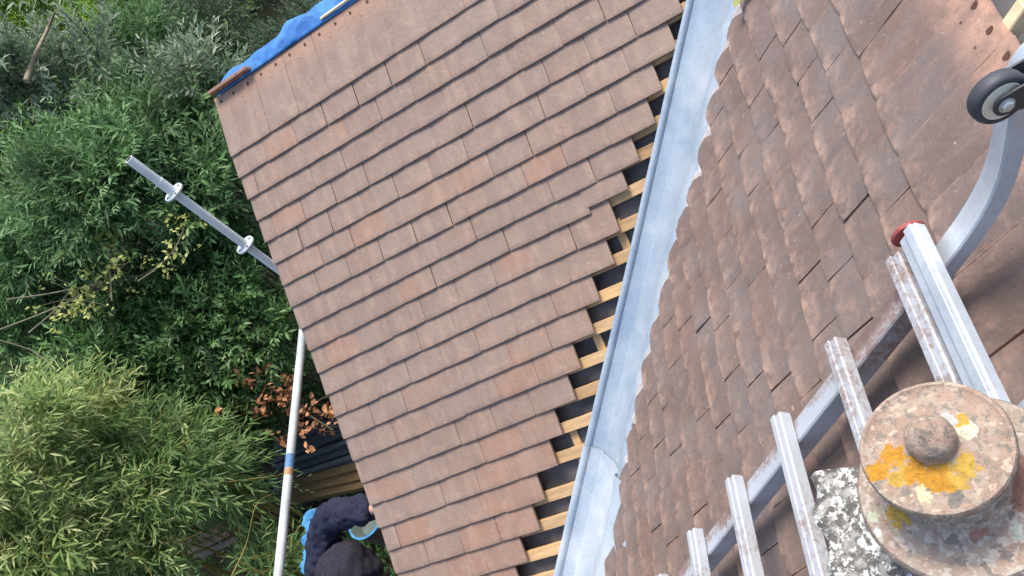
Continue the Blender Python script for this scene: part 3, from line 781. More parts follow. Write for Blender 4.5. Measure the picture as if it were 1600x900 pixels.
# ================================================================== chimney
chim = empty('chimney', (2.35, -2.5, -0.4), 'chimney top of lichen crusted mortar with a capped terracotta pot, beside the roof ladder', 'chimney')
CO = np.array(chim.location)
c0 = on_z((1262, 745), 0.0)
X0, Y0 = c0[0], c0[1]
def flaunch():
    nx, ny = 64, 60
    xs = np.linspace(X0, X0 + 0.82, nx); ys = np.linspace(Y0, Y0 - 0.62, ny); V = []
    for i, x in enumerate(xs):
        for j, y in enumerate(ys):
            ed = min(i, nx - 1 - i, j, ny - 1 - j) / 8.0
            d = math.hypot(x - 2.146, y + 2.229)
            z = -0.006 + 0.010 * min(1, ed) + 0.045 * math.exp(-(d / 0.13) ** 2)
            z += 0.006 * math.sin(x * 61 + 1.2 * math.sin(y * 47)) * math.sin(y * 55) + 0.004 * math.sin(x * 130 + y * 90)
            jx = 0.006 * math.sin(y * 70) if i in (0, nx - 1) else 0; jy = 0.006 * math.sin(x * 64 + 1) if j in (0, ny - 1) else 0
            V.append(np.array([x + jx, y + jy, z]) - CO)
    F = [(i * ny + j, i * ny + j + 1, (i + 1) * ny + j + 1, (i + 1) * ny + j) for i in range(nx - 1) for j in range(ny - 1)]
    ring = [(0, j) for j in range(ny)] + [(i, ny - 1) for i in range(1, nx)] + [(nx - 1, j) for j in range(ny - 2, -1, -1)] + [(i, 0) for i in range(nx - 2, 0, -1)]
    k = len(V)
    for (i, j) in ring:
        p = V[i * ny + j].copy(); p[2] -= 0.05; V.append(p)
    n = len(ring)
    for q in range(n):
        a, b = ring[q], ring[(q + 1) % n]; F.append((a[0] * ny + a[1], k + q, k + (q + 1) % n, b[0] * ny + b[1]))
    F = [f[::-1] for f in F]
    me = bpy.data.meshes.new('mortar_flaunching'); me.from_pydata([tuple(v) for v in V], [], F)
    blobs = [(on_z((1540, 880), 0.0), 0.02, (0.8, 0.8, 0.74), 1.2), (on_z((1590, 706), 0.01), 0.018, (0.45, 0.30, 0.02), 1.0)]
    m = lichen_mat('lichen_mortar', (0.13, 0.125, 0.115), blobs, [(0.36, 0.36, 0.33), (0.60, 0.61, 0.58), (0.80, 0.80, 0.76)], lichen=0.62)
    o = link('mortar_flaunching', me, m, chim, smooth=True)
flaunch()
mb = MB(); mb.box(np.array([X0 + 0.41, Y0 - 0.31, -0.85]) - CO, (0.385, 0, 0), (0, 0.285, 0), (0, 0, 0.80)); mb.build('brick_stack', M_BRICK, chim)
pc = np.array([2.146, -2.229, 0.0])
OR_ = (0.52, 0.26, 0.035); OR2 = (0.50, 0.33, 0.07); PG = (0.62, 0.66, 0.46); WH = (0.82, 0.84, 0.78)
zz = 0.222
lb = [(on_z((1393, 716), zz), 0.017, OR_, 1.5), (on_z((1413, 738), zz), 0.011, OR2, 1.5), (on_z((1435, 738), zz), 0.017, OR_, 1.4), (on_z((1463, 748), zz), 0.022, OR_, 1.5), (on_z((1484, 760), zz), 0.014, OR_, 1.4),
      (on_z((1372, 738), zz), 0.013, OR_, 1.5), (on_z((1400, 748), zz), 0.010, OR2, 1.5), (on_z((1508, 730), zz), 0.016, OR2, 2.0), (on_z((1500, 752), zz), 0.012, OR2, 2.2), (on_z((1442, 775), zz), 0.012, (0.62, 0.60, 0.36), 2.0),
      (on_z((1513, 670), zz), 0.014, PG, 1.2), (on_z((1502, 658), zz), 0.010, OR2, 1.5), (on_z((1480, 657), zz), 0.012, (0.45, 0.47, 0.45), 1.2), (on_z((1494, 778), zz), 0.012, (0.20, 0.19, 0.165), 1.4)]
M_LID = lichen_mat('lichen_terracotta_lid', (0.37, 0.265, 0.205), lb, [(0.36, 0.30, 0.24), (0.20, 0.175, 0.15), (0.46, 0.37, 0.29)], lichen=0.62)
z2 = 0.14
pb = [(on_z((1400, 805), z2), 0.020, OR2, 1.6), (on_z((1363, 802), z2), 0.014, (0.50, 0.54, 0.40), 0.9), (on_z((1368, 826), z2), 0.013, WH, 0.6), (on_z((1480, 848), z2 * .8), 0.024, WH, 1.2),
      (on_z((1515, 838), z2 * .8), 0.016, WH, 1.2), (on_z((1408, 896), z2), 0.012, OR_, 1.2), (on_z((1520, 815), z2), 0.028, (0.36, 0.215, 0.17), 0.9), (on_z((1590, 760), z2), 0.040, (0.30, 0.165, 0.13), 0.6), (on_z((1592, 832), z2), 0.010, (0.46, 0.50, 0.42), 1.4),
      (on_z((1569, 775), z2), 0.007, OR2, 1.0)]
M_POT = lichen_mat('lichen_terracotta_pot', (0.36, 0.265, 0.215), pb, [(0.32, 0.28, 0.23), (0.44, 0.40, 0.35), (0.20, 0.18, 0.155)], lichen=0.75)
potc = pc + np.array([0.008, -0.012, 0])
mb = MB(); mb.lathe([(0.095, 0.0), (0.100, 0.03), (0.106, 0.10), (0.118, 0.106), (0.1215, 0.112), (0.1215, 0.124), (0.117, 0.131), (0.110, 0.132), (0.098, 0.127), (0.084, 0.138), (0.070, 0.150), (0.066, 0.165), (0.066, 0.205), (0.03, 0.206)],
         potc - CO, (0, 0, 1), 96, 0.004)
pot = mb.build('chimney_pot', M_POT, chim); autosmooth(pot, 45)
mb = MB(); mb.lathe([(0.030, 0.200), (0.078, 0.203), (0.0815, 0.206), (0.0835, 0.211), (0.0835, 0.217), (0.0815, 0.2215), (0.0775, 0.2225), (0.0745, 0.2195), (0.068, 0.2195), (0.050, 0.2235), (0.034, 0.227), (0.0275, 0.230),
                     (0.0265, 0.236), (0.0275, 0.243), (0.0265, 0.250), (0.022, 0.257), (0.0155, 0.263), (0.0105, 0.266), (0.008, 0.2715), (0.004, 0.2745), (0.001, 0.275)],
         pc - CO, (0.02, -0.01, 1), 96, 0.004)
lid = mb.build('pot_lid', M_LID, pot); autosmooth(lid, 50)

# ================================================================== scaffolding
def tube_thing(name, A, B, label, cat, group=None, r=0.0242, mat=M_TUBE):
    A = np.array(A, float); B = np.array(B, float)
    root = empty(name, A, label, cat, group)
    mb = MB(); mb.tube([A - A, B - A], r, 24); o = mb.build('tube', mat, root); autosmooth(o, 50)
    return root, A
PX, PY = -1.03, 0.622
ztop = -0.905 + 0.80
root, A = tube_thing('scaffold_standard', (PX, PY, float(ground_h(PX, PY))), (PX, PY, ztop), 'upright galvanised scaffold pole with two ring rosettes, its open end against the shrubs', 'scaffold pole', mat=M_TUBE_LIT)
mb = MB(); mb.tube([np.array([PX, PY, ztop - 0.30]) - A, np.array([PX, PY, ztop - 0.185]) - A], 0.0268, 24); o = mb.build('sleeve', M_TUBE_LIT, root); autosmooth(o, 50)
mb = MB(); mb.tube([np.array([PX, PY, ztop - 0.0]) - A, np.array([PX, PY, ztop + 0.001]) - A], 0.019, 24); o = mb.build('tube_bore', M_DARKHOLE, root)
for z in (-0.9, -0.4, -1.4, -1.9, -2.4, -2.9, -3.4, -3.9):
    mb = MB(); n = 48; zc = z + 0.01
    # rosette: petal shaped plate
    V = []; ring = []
    for lay, zz_ in enumerate((-0.0045, 0.0045)):
        for k in range(n):
            a = 2 * PI * k / n; rr = 0.058 + 0.0055 * abs(math.cos(2 * a)) ** 0.5
            V.append(np.array([PX + rr * math.cos(a), PY + rr * math.sin(a), zc + zz_]) - A)
        for k in range(n):
            a = 2 * PI * k / n; V.append(np.array([PX + 0.024 * math.cos(a), PY + 0.024 * math.sin(a), zc + zz_ * 1.6]) - A)
    F = []
    for k in range(n):
        k2 = (k + 1) % n
        F += [(k, k2, n + k2, n + k), (2 * n + k2, 2 * n + k, 3 * n + k, 3 * n + k2), (k2, k, 2 * n + k, 2 * n + k2)]
    mb.add(V, F)
    ro_ = mb.build('rosette', M_TUBE, root)
    for q in range(4):
        mh = MB(); a = PI / 4 + q * PI / 2
        c = np.array([PX + 0.043 * math.cos(a), PY + 0.043 * math.sin(a), zc + 0.0058]) - A
        mh.lathe([(0.0085, 0), (0.0085, 0.0006), (0.004, 0.0007)], c, (0, 0, 1), 12)
        h = mh.build('slot', M_DARKHOLE, ro_)
# guard rail
ra = on_z((472, 530), -1.5); rb_ = on_z((435, 900), -1.5); dr = (rb_ - ra) / np.linalg.norm(rb_ - ra)
rA = ra - dr * 0.25; rB = rb_ + dr * 1.6
root, A = tube_thing('guard_rail', rA, rB, 'long pale scaffold guard rail running past the gable, banded with blue and orange tape', 'scaffold tube')
c = on_z((452, 733), -1.5); t = (c - rA) @ dr
for (n_, o0, o1, cc) in (('blue_tape', -0.085, 0.0, (0.10, 0.22, 0.42)), ('orange_tape', 0.004, 0.045, (0.42, 0.24, 0.12))):
    mb = MB(); mb.tube([dr * (t + o0), dr * (t + o1)], 0.0250, 24); o = mb.build(n_, simple(n_, cc, 0.6, var=0.35, scale=60), root); autosmooth(o, 50)
# scaffold deck the worker stands on
DZ = -3.18
for k in range(4):
    mb = MB(); x = -0.28 - 0.235 * k
    mb.beam((0, -3.2, 0), (0, 0.7, 0), (0, 0, 1), 0.225, 0.038, 0.003)
    o = mb.build('scaffold_board', M_PINE, None); o.location = (x, 0, DZ)
    tag(o, ['scaffold board closest to the gable wall, under the worker', 'second scaffold board out from the gable wall', 'third scaffold board out from the gable wall, under the worker\'s boots', 'outer scaffold board under the guard rail'][k], 'board', 'boards of the scaffold deck')
for (y, z) in ((0.62, DZ - 0.05), (-2.9, DZ - 0.05)):
    root, A = tube_thing('scaffold_transom', (-1.2, y + .05, z), (0.02, y + .05, z), 'short scaffold tube carrying the far deck ends' if y > 0 else 'short scaffold tube carrying the near deck ends', 'scaffold tube')
root, A = tube_thing('scaffold_standard', (-1.06, -2.9, -4.5), (-1.06, -2.9, -1.2), 'upright scaffold pole below the frame carrying the near end of the guard rail', 'scaffold pole')

# ================================================================== worker
M_NAVY = simple('navy_fleece', (0.026, 0.030, 0.055), 0.95, var=0.35, scale=14, bs=0.9, spec=0.15)
M_HOOD = simple('charcoal_knit', (0.034, 0.032, 0.048), 0.95, var=0.4, scale=60, bs=0.8, spec=0.15)
M_TROU = simple('dark_work_trousers', (0.03, 0.03, 0.035), 0.9, scale=20)
M_SKIN = simple('skin', (0.50, 0.29, 0.21), 0.55, var=0.1, scale=8, bs=0.05)
def skinned(name, verts, edges, radii, mat, parent, root=0, sub=2, extra=None):
    me = bpy.data.meshes.new(name); me.from_pydata([tuple(v) for v in verts], edges, [])
    o = link(name, me, mat, parent)
    me.skin_vertices.new() if hasattr(me.skin_vertices, 'new') and not me.skin_vertices else None
    sm = o.modifiers.new('skin', 'SKIN'); sm.use_smooth_shade = True
    lay = me.skin_vertices[0].data
    for i, r in enumerate(radii):
        lay[i].radius = (r, r) if not isinstance(r, tuple) else r
        lay[i].use_root = (i == root)
    ss = o.modifiers.new('sub', 'SUBSURF'); ss.levels = sub; ss.render_levels = sub
    if extra:
        tx = bpy.data.textures.new(name + '_folds', 'CLOUDS'); tx.noise_scale = extra[1]
        dm = o.modifiers.new('folds', 'DISPLACE'); dm.texture = tx; dm.strength = extra[0]; dm.texture_coords = 'LOCAL'
    return o
def worker():
    base = np.array([-0.78, -1.30, DZ + 0.019])
    root = empty('person', base, 'worker in navy fleece and dark knitted hat reaching to the roof edge from the scaffold', 'person')
    B = lambda x, y, z: np.array([x, y, z]) - base
    pel = B(-0.80, -1.30, -2.28); sp = B(-0.83, -1.27, -2.00); ch = B(-0.845, -1.23, -1.80); nk = B(-0.75, -1.18, -1.70)
    hd1 = B(-0.66, -1.150, -1.64); hd2 = B(-0.59, -1.140, -1.60)
    sL = B(-0.900, -1.090, -1.715); eL = B(-0.700, -0.885, -1.490); wL = B(-0.30, -0.965, -1.455)
    sR = B(-0.80, -1.40, -1.79); eR = B(-0.60, -1.50, -1.90); wR = B(-0.36, -1.40, -1.80)
    hL = B(-0.80, -1.21, -2.34); kL = B(-0.70, -1.17, -2.76); aL = B(-0.80, -1.18, DZ + 0.09)
    hR = B(-0.80, -1.39, -2.34); kR = B(-0.72, -1.44, -2.76); aR = B(-0.82, -1.42, DZ + 0.09)
    tL = aL + np.array([0.15, 0.01, -0.045]); tR = aR + np.array([0.15, -0.01, -0.045])
    V = [pel, sp, ch, nk, hd1, hd2, sL, eL, wL, sR, eR, wR, hL, kL, aL, hR, kR, aR, tL, tR]
    E = [(0, 1), (1, 2), (2, 3), (3, 4), (4, 5), (2, 6), (6, 7), (7, 8), (2, 9), (9, 10), (10, 11), (0, 12), (12, 13), (13, 14), (0, 15), (15, 16), (16, 17), (14, 18), (17, 19)]
    Rr = [.125, .115, .125, .052, .075, .085, .058, .042, .026, .058, .042, .026, .085, .058, .038, .085, .058, .038, .03, .03]
    # hands: palm and five fingers each, closing on the roof edge
    for (w, e, sg) in ((8, 7, 1), (11, 10, -1)):
        W_ = V[w]; d = (W_ - V[e]); d /= np.linalg.norm(d)
        side = np.cross(d, np.array([0, 0, 1.0])); side /= np.linalg.norm(side); side *= -sg; upv = np.cross(side, d) * sg
        V.append(W_ + d * 0.05); pi = len(V) - 1; E.append((w, pi)); Rr.append((.034, .018))
        for k, (o_, ln) in enumerate(((-0.030, .070), (-0.010, .082), (0.010, .076), (0.029, .060))):
            a = V[pi] + d * 0.030 + side * o_; b_ = a + d * ln * 0.5 - upv * 0.008; c_ = b_ + d * ln * 0.38 - upv * 0.028
            i0 = len(V); V.extend([a, b_, c_]); Rr.extend([.0095, .0085, .007]); E.extend([(pi, i0), (i0, i0 + 1), (i0 + 1, i0 + 2)])
        a = W_ + d * 0.02 - side * 0.036; b_ = a + d * 0.032 - side * 0.022 - upv * 0.01; c_ = b_ + d * 0.03 + side * 0.004 - upv * 0.015
        i0 = len(V); V.extend([a, b_, c_]); Rr.extend([.012, .010, .008]); E.extend([(w, i0), (i0, i0 + 1), (i0 + 1, i0 + 2)])
    skinned('body', V, E, Rr, M_SKIN, root)
    # clothing grown a little outside the body
    Vt = [sp + (pel - sp) * 0.7, sp, ch, nk, sL, eL, wL * 0.88 + eL * 0.12, sR, eR, wR * 0.88 + eR * 0.12]
    m1 = (sL + eL) / 2; m2 = (eL + wL) / 2
    skinned('sweatshirt', Vt, [(0, 1), (1, 2), (2, 3), (2, 4), (4, 5), (5, 6), (2, 7), (7, 8), (8, 9)],
            [.155, .148, .150, .082, .098, .088, .062, .098, .080, .055], M_NAVY, root, root=1, sub=4, extra=(0.040, 0.05))
    skinned('trousers', [pel, hL, kL, aL, hR, kR, aR], [(0, 1), (1, 2), (2, 3), (0, 4), (4, 5), (5, 6)], [.150, .10, .078, .062, .10, .078, .062], M_TROU, root, extra=(0.015, 0.06))
    skinned('boot', [aL + np.array([0, 0, 0.03]), aL + np.array([0.0, 0, -0.035]), tL + np.array([0.03, 0, 0])], [(0, 1), (1, 2)], [.055, .050, .040], M_BRK, root)
    skinned('boot', [aR + np.array([0, 0, 0.03]), aR + np.array([0.0, 0, -0.035]), tR + np.array([0.03, 0, 0])], [(0, 1), (1, 2)], [.055, .050, .040], M_BRK, root)
    # knitted hat pulled over the bowed head
    hc = (hd1 + hd2) / 2 + np.array([0.0, -0.01, 0.02]); n = 40
    ax = np.array([-0.15, 0.08, 1.0]); ax /= np.linalg.norm(ax)
    prof = [(r_ * 1.16, h_ * 1.12) for r_, h_ in [(0.114, -0.105), (0.121, -0.100), (0.125, -0.075), (0.124, -0.050), (0.127, -0.030), (0.128, 0.0), (0.123, 0.035), (0.108, 0.070), (0.082, 0.100), (0.048, 0.119), (0.015, 0.127), (0.001, 0.128)]]
    mb = MB(); mb.lathe(prof, hc, ax, 48, 0.012); hat = mb.build('hat', M_HOOD, root); autosmooth(hat, 80)
    tx = bpy.data.textures.new('hatfolds', 'CLOUDS'); tx.noise_scale = 0.07
    sb = hat.modifiers.new('s', 'SUBSURF'); sb.levels = 2; sb.render_levels = 2
    dm = hat.modifiers.new('d', 'DISPLACE'); dm.texture = tx; dm.strength = 0.034; dm.texture_coords = 'LOCAL'
    # face under the hat: nose, ears, eyes, facing the gable
    fc = (hd1 + hd2) / 2
    mb = MB(); mb.lathe([(0.002, -0.012), (0.012, -0.008), (0.014, 0), (0.010, 0.012), (0.003, 0.022)], fc + np.array([0.085, 0, -0.045]), (0.8, 0, -0.5), 16)
    o = mb.build('nose', M_SKIN, root); autosmooth(o, 80)
    for sg in (1, -1):
        mb = MB(); mb.lathe([(0.004, -0.006), (0.020, -0.004), (0.024, 0.002), (0.018, 0.006), (0.004, 0.004)], fc + np.array([0.0, sg * 0.102, -0.045]), (0.2, sg, 0), 18)
        o = mb.build('ear', M_SKIN, root); autosmooth(o, 80)
        mb = MB(); mb.lathe([(0.002, -0.008), (0.010, -0.004), (0.010, 0.003), (0.003, 0.008)], fc + np.array([0.080, sg * 0.033, -0.028]), (1, 0, 0), 14)
        o = mb.build('eye', M_CRM, root); autosmooth(o, 80)
worker()

# light blue plastic hanging behind the worker's back, and a blue rimmed tub by the arm
def plastic():
    nx, ny = 48, 10; V = []
    A = at((475, 803), 4.80); B = at((471, 912), 4.60)
    rt = np.array([1.0, 0.1, 0])
    for i in range(nx):
        t = i / (nx - 1); c = A * (1 - t) + B * t
        e = 0.010 * math.sin(i * 0.63) + 0.006 * math.sin(i * 1.37 + 1)
        for j in range(ny):
            u = j / (ny - 1)
            V.append(c + rt * (0.16 * u + e * (1 - u)) + np.array([0, 0, -0.05 * u + 0.012 * math.sin(i * 0.41 + j * 0.5) + 0.02 * math.sin(u * 3)]))
    F = [(i * ny + j, (i + 1) * ny + j, (i + 1) * ny + j + 1, i * ny + j + 1) for i in range(nx - 1) for j in range(ny - 1)]
    me = bpy.data.meshes.new('plastic_sheet'); me.from_pydata([tuple(v) for v in V], [], F)
    o = link('plastic_sheet', me, M_LBLUE, smooth=True); md = o.modifiers.new('t', 'SOLIDIFY'); md.thickness = 0.002
    tag(o, 'strip of light blue plastic sheet showing behind the worker\'s back', 'plastic sheet')
plastic()
tubc = at((572, 808), 4.55)
tub = empty('tub', tubc, 'pale grey green tub with a bright blue rim beside the worker\'s arm', 'tub')
mb = MB(); mb.lathe([(0.085, -0.24), (0.118, -0.02), (0.118, 0.0), (0.110, 0.0), (0.080, -0.06)], (0, 0, 0), (0, 0, 1), 36); o = mb.build('tub_wall', simple('grey_green_plastic', (0.09, 0.125, 0.11), 0.5), tub); autosmooth(o, 40)
mb = MB(); mb.lathe([(0.116, -0.012), (0.123, -0.010), (0.124, 0.001), (0.112, 0.004), (0.116, -0.012)], (0, 0, 0), (0, 0, 1), 36, caps=False); o = mb.build('rim', M_LBLUE, tub); autosmooth(o, 40)

# ================================================================== boards on the ground
M_BLK = simple('black_painted_timber', (0.12, 0.14, 0.15), 0.5, var=0.5, scale=12, stretch=(1, 6, 6))
M_TAN = simple('tan_weathered_board', (0.20, 0.135, 0.06), 0.8, var=0.5, scale=10, stretch=(1, 6, 6))
M_GRYB = simple('grey_brown_board', (0.42, 0.33, 0.27), 0.8, var=0.4, scale=10, stretch=(1, 6, 6))
M_PLANK = simple('weathered_tan_plank', (0.55, 0.38, 0.26), 0.8, var=0.4, scale=10, stretch=(1, 6, 6))
def board(pa, pb, z, w, h, mat, label, group, roll=0.0):
    A = on_z(pa, z); B = on_z(pb, z); O = (A + B) / 2
    mb = MB(); mb.beam(A - O, B - O, (roll, roll * 0.5, 1), w, h, 0.002)
    o = mb.build('timber_board', mat); o.location = O; tag(o, label, 'board', group); return o
lab = ['uppermost black batten of the dark stack beyond the gable', 'second black batten down in the dark stack', 'thin black batten in the middle of the dark stack', 'wide black batten in the middle of the dark stack', 'black batten near the bottom of the dark stack', 'lowest black batten next to the tan boards', 'short black batten sticking out of the dark stack']
zb = -3.85
for k, (pa, pb, z, w) in enumerate([((432, 705), (560, 655), zb, .12), ((428, 722), (565, 668), zb - .02, .07), ((425, 733), (570, 682), zb, .05), ((420, 746), (575, 693), zb - .05, .09), ((440, 750), (580, 706), zb, .05), ((430, 765), (585, 716), zb - .04, .07), ((440, 690), (545, 650), zb + .06, .06)]):
    board(pa, pb, z, w, 0.045, M_BLK, lab[k], 'black battens stacked beyond the gable', 0.15 * math.sin(k * 2))
lab = ['tan board lying just below the black battens', 'middle tan board beyond the gable', 'lowest tan board, partly under bamboo leaves']
for k, (pa, pb, z, w) in enumerate([((452, 757), (590, 722), zb - .02, .08), ((445, 770), (590, 738), zb - .05, .10), ((450, 783), (595, 752), zb - .08, .08)]):
    board(pa, pb, z, w, 0.05, M_TAN, lab[k], 'tan boards beside the black battens', 0.1)
lab = ['upper tan plank in the gap under the bamboo', 'middle tan plank in the gap under the bamboo', 'lower pale grey plank in the gap under the bamboo']
for k, (pa, pb) in enumerate([((286, 853), (342, 828)), ((296, 864), (356, 834)), ((298, 876), (368, 842))]):
    board(pa, pb, -3.1 - 0.02 * k, 0.034, 0.04, [M_PLANK, M_PLANK, M_GRYB][k], lab[k], 'planks under the bamboo', 0.1)

# ================================================================== vegetation
def leaves_mesh(name, P, D, N_, ln, wd, tint, mat, parent=None, fold=0.25, curl=0.15):
    """P base points, D unit directions, N_ unit-ish normals; folded rhombic leaves of six points"""
    S = np.cross(D, N_); S /= (np.linalg.norm(S, axis=1, keepdims=True) + 1e-9)
    Nn = np.cross(S, D)
    ln = ln[:, None]; wd = wd[:, None]
    b = P; t = P + D * ln - Nn * ln * curl
    m = P + D * ln * 0.5 - Nn * wd * fold
    l = P + D * ln * 0.42 + S * wd * 0.5; r = P + D * ln * 0.42 - S * wd * 0.5
    l2 = P + D * ln * 0.75 + S * wd * 0.33 - Nn * ln * curl * 0.5; r2 = P + D * ln * 0.75 - S * wd * 0.33 - Nn * ln * curl * 0.5
    V = np.stack([b, l, l2, t, r2, r, m], 1)             # 7 verts
    n = len(P)
    F0 = np.array([[0, 1, 6], [1, 2, 6], [2, 3, 6], [3, 4, 6], [4, 5, 6], [5, 0, 6]])
    F = (F0[None] + (np.arange(n) * 7)[:, None, None]).reshape(-1, 3)
    me = bpy.data.meshes.new(name)
    me.vertices.add(n * 7); me.vertices.foreach_set('co', V.astype(np.float32).ravel())
    me.loops.add(F.size); me.loops.foreach_set('vertex_index', F.astype(np.int32).ravel())
    me.polygons.add(len(F)); me.polygons.foreach_set('loop_start', (np.arange(len(F)) * 3).astype(np.int32))
    me.update(calc_edges=True)
    a = me.attributes.new('tint', 'FLOAT', 'POINT'); a.data.foreach_set('value', np.repeat(tint, 7).astype(np.float32))
    return link(name, me, mat, parent)

def unit(a): return a / (np.linalg.norm(a, axis=-1, keepdims=True) + 1e-9)
def crown(R, centre, radii, nshoot, slen, nleaf, leaf, width, upbias=0.5, spread=0.9, droop=0.0, lumps=7, phyl='alt', shell=0.35):
    """shoots rooted through a lumpy crown volume; returns leaf arrays and some shoot curves"""
    C0 = np.array(centre); Rd = np.array(radii)
    if lumps > 10:
        lc = unit(R.normal(size=(lumps, 3))) * R.uniform(0.3, 1.05, (lumps, 1)); lr = R.uniform(0.18, 0.42, lumps)
    else:
        lc = unit(R.normal(size=(lumps, 3))) * R.uniform(0.25, 0.85, (lumps, 1)); lr = R.uniform(0.26, 0.58, lumps)
    which = R.integers(0, lumps, nshoot)
    q = unit(R.normal(size=(nshoot, 3))) * (R.uniform(shell, 1, (nshoot, 1)) ** 0.5)
    loc = lc[which] + q * lr[which][:, None]
    base = C0 + loc * Rd
    d = unit(unit(q) * 0.8 + unit(loc) * 0.5 + np.array([0, 0, upbias]) + R.normal(0, 0.35, (nshoot, 3)))
    L_ = slen * R.uniform(0.55, 1.25, nshoot)
    k = np.arange(nleaf); t = (k + 0.6) / nleaf
    Tt = np.broadcast_to(t, (nshoot, nleaf))
    P = base[:, None] + d[:, None] * (L_[:, None] * Tt)[..., None] + np.array([0, 0, -1.0]) * (droop * (L_[:, None] * Tt ** 2))[..., None]
    ref = unit(np.cross(d, R.normal(size=(nshoot, 3)))); ref2 = np.cross(d, ref)
    ang = (k * (2.4 if phyl == 'alt' else PI / 2))[None] + (0 if phyl == 'alt' else (k % 2 * PI)[None]) + R.uniform(0, 6.28, (nshoot, 1)) + R.normal(0, .25, (nshoot, nleaf))
    out = ref[:, None] * np.cos(ang)[..., None] + ref2[:, None] * np.sin(ang)[..., None]
    ax = 1.0 - 0.55 * spread * (1 - Tt)                                     # tip leaves more forward
    D = unit(out * (spread * (1.05 - 0.45 * Tt))[..., None] + d[:, None] * 0.75 + np.array([0, 0, -droop * 0.8]))
    Nn = unit(np.array([0, 0, 1.0]) + R.normal(0, 0.45, (nshoot, nleaf, 3)) + d[:, None] * 0.3)
    ln = leaf * R.uniform(0.55, 1.25, (nshoot, 1)) * R.uniform(0.65, 1.2, (nshoot, nleaf)) * (1.0 - 0.25 * Tt)
    wd = ln * width * R.uniform(0.8, 1.2, (nshoot, nleaf))
    tt = np.clip(R.normal(0.38, 0.24, (nshoot, 1)) + 0.25 * Tt + R.normal(0, 0.12, (nshoot, nleaf)), 0, 1)
    curves = [(base[i], base[i] + d[i] * L_[i] + np.array([0, 0, -1.0]) * droop * L_[i]) for i in range(0, nshoot, max(1, nshoot // 40))]
    return [a.reshape(-1, 3) for a in (P, D, Nn)] + [ln.ravel(), wd.ravel(), tt.ravel()], curves, C0 + lc * Rd * 0.9

KINDS = {
 'buddleia': dict(mat=M_BUD, slen=0.42, nleaf=16, leaf=0.115, width=0.24, up=0.75, spread=0.85, droop=0.08, phyl='opp'),
 'silver': dict(mat=M_SIL, slen=0.55, nleaf=17, leaf=0.125, width=0.26, up=1.1, spread=0.85, droop=0.05, phyl='opp'),
 'laurel': dict(mat=M_LAU, slen=0.30, nleaf=13, leaf=0.10, width=0.30, up=0.45, spread=0.9, droop=0.06, phyl='alt'),
 'yew': dict(mat=M_YEW, slen=0.26, nleaf=18, leaf=0.060, width=0.28, up=0.4, spread=0.8, droop=0.1, phyl='alt'),
 'bamboo': dict(mat=M_BAM, slen=0.32, nleaf=11, leaf=0.128, width=0.155, up=0.45, spread=0.85, droop=0.30, phyl='alt'),
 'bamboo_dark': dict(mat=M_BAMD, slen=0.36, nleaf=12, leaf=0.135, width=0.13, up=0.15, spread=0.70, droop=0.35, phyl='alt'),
 'scrub': dict(mat=M_BANK, slen=0.30, nleaf=13, leaf=0.085, width=0.34, up=0.5, spread=0.9, droop=0.05, phyl='alt'),
}
def plant(name, kind, q, t, rpx, label, cat, n, seed, squash=0.85, group=None, stems=5):
    K = KINDS[kind]; R = np.random.default_rng(seed)
    c = at(q, t); rad = rpx * t / FPX
    gz = float(ground_h(c[0], c[1]))
    base = np.array([c[0], c[1], gz])
    root = empty(name, base, label, cat, group)
    arrs, curves, hubs = crown(R, c - base, (rad, rad, rad * squash), n, K['slen'], K['nleaf'], K['leaf'], K['width'], K['up'], K['spread'], K['droop'], phyl=K['phyl'], lumps=14 if 'bamboo' in kind else 8)
    # a gap in the foliage round the loose planks
    g0 = at((328, 852), 6.85) - base; g1 = at((328, 852), 5.0) - base; gd = g1 - g0; gl = gd @ gd
    P_ = arrs[0]; tt_ = np.clip(((P_ - g0) @ gd) / gl, 0, 1); dist = np.linalg.norm(P_ - (g0 + tt_[:, None] * gd), axis=1)
    along = np.abs((P_ - g0 - tt_[:, None] * gd) @ np.array([0.91, 0.0, -0.41]))
    keep = dist > (0.17 + 0.05 * np.sin(P_[:, 0] * 17)); arrs = [a[keep] for a in arrs]
    leaves_mesh('foliage', *arrs, K['mat'], root)
    mb = MB()
    mat = M_CANE if 'bamboo' in kind else M_BARK
    for i, h in enumerate(hubs[:stems]):
        b0 = np.array([R.normal(0, rad * 0.15), R.normal(0, rad * 0.15), -0.1]); mid = b0 * 0.4 + h * 0.6 + R.normal(0, 0.1, 3); mid[2] = b0[2] * .5 + h[2] * .5
        pth = smooth_path([b0, mid, h], 4); rr = np.linspace(0.03 if 'bamboo' not in kind else 0.012, 0.008, len(pth))
        mb.tube(pth, list(rr), 6)
    for (a, b) in curves:
        mb.tube([a, (a + b) / 2 + R.normal(0, 0.01, 3), b], [0.006, 0.004, 0.002], 5, caps=False)
    mb.build('stems', mat, root)
    return root

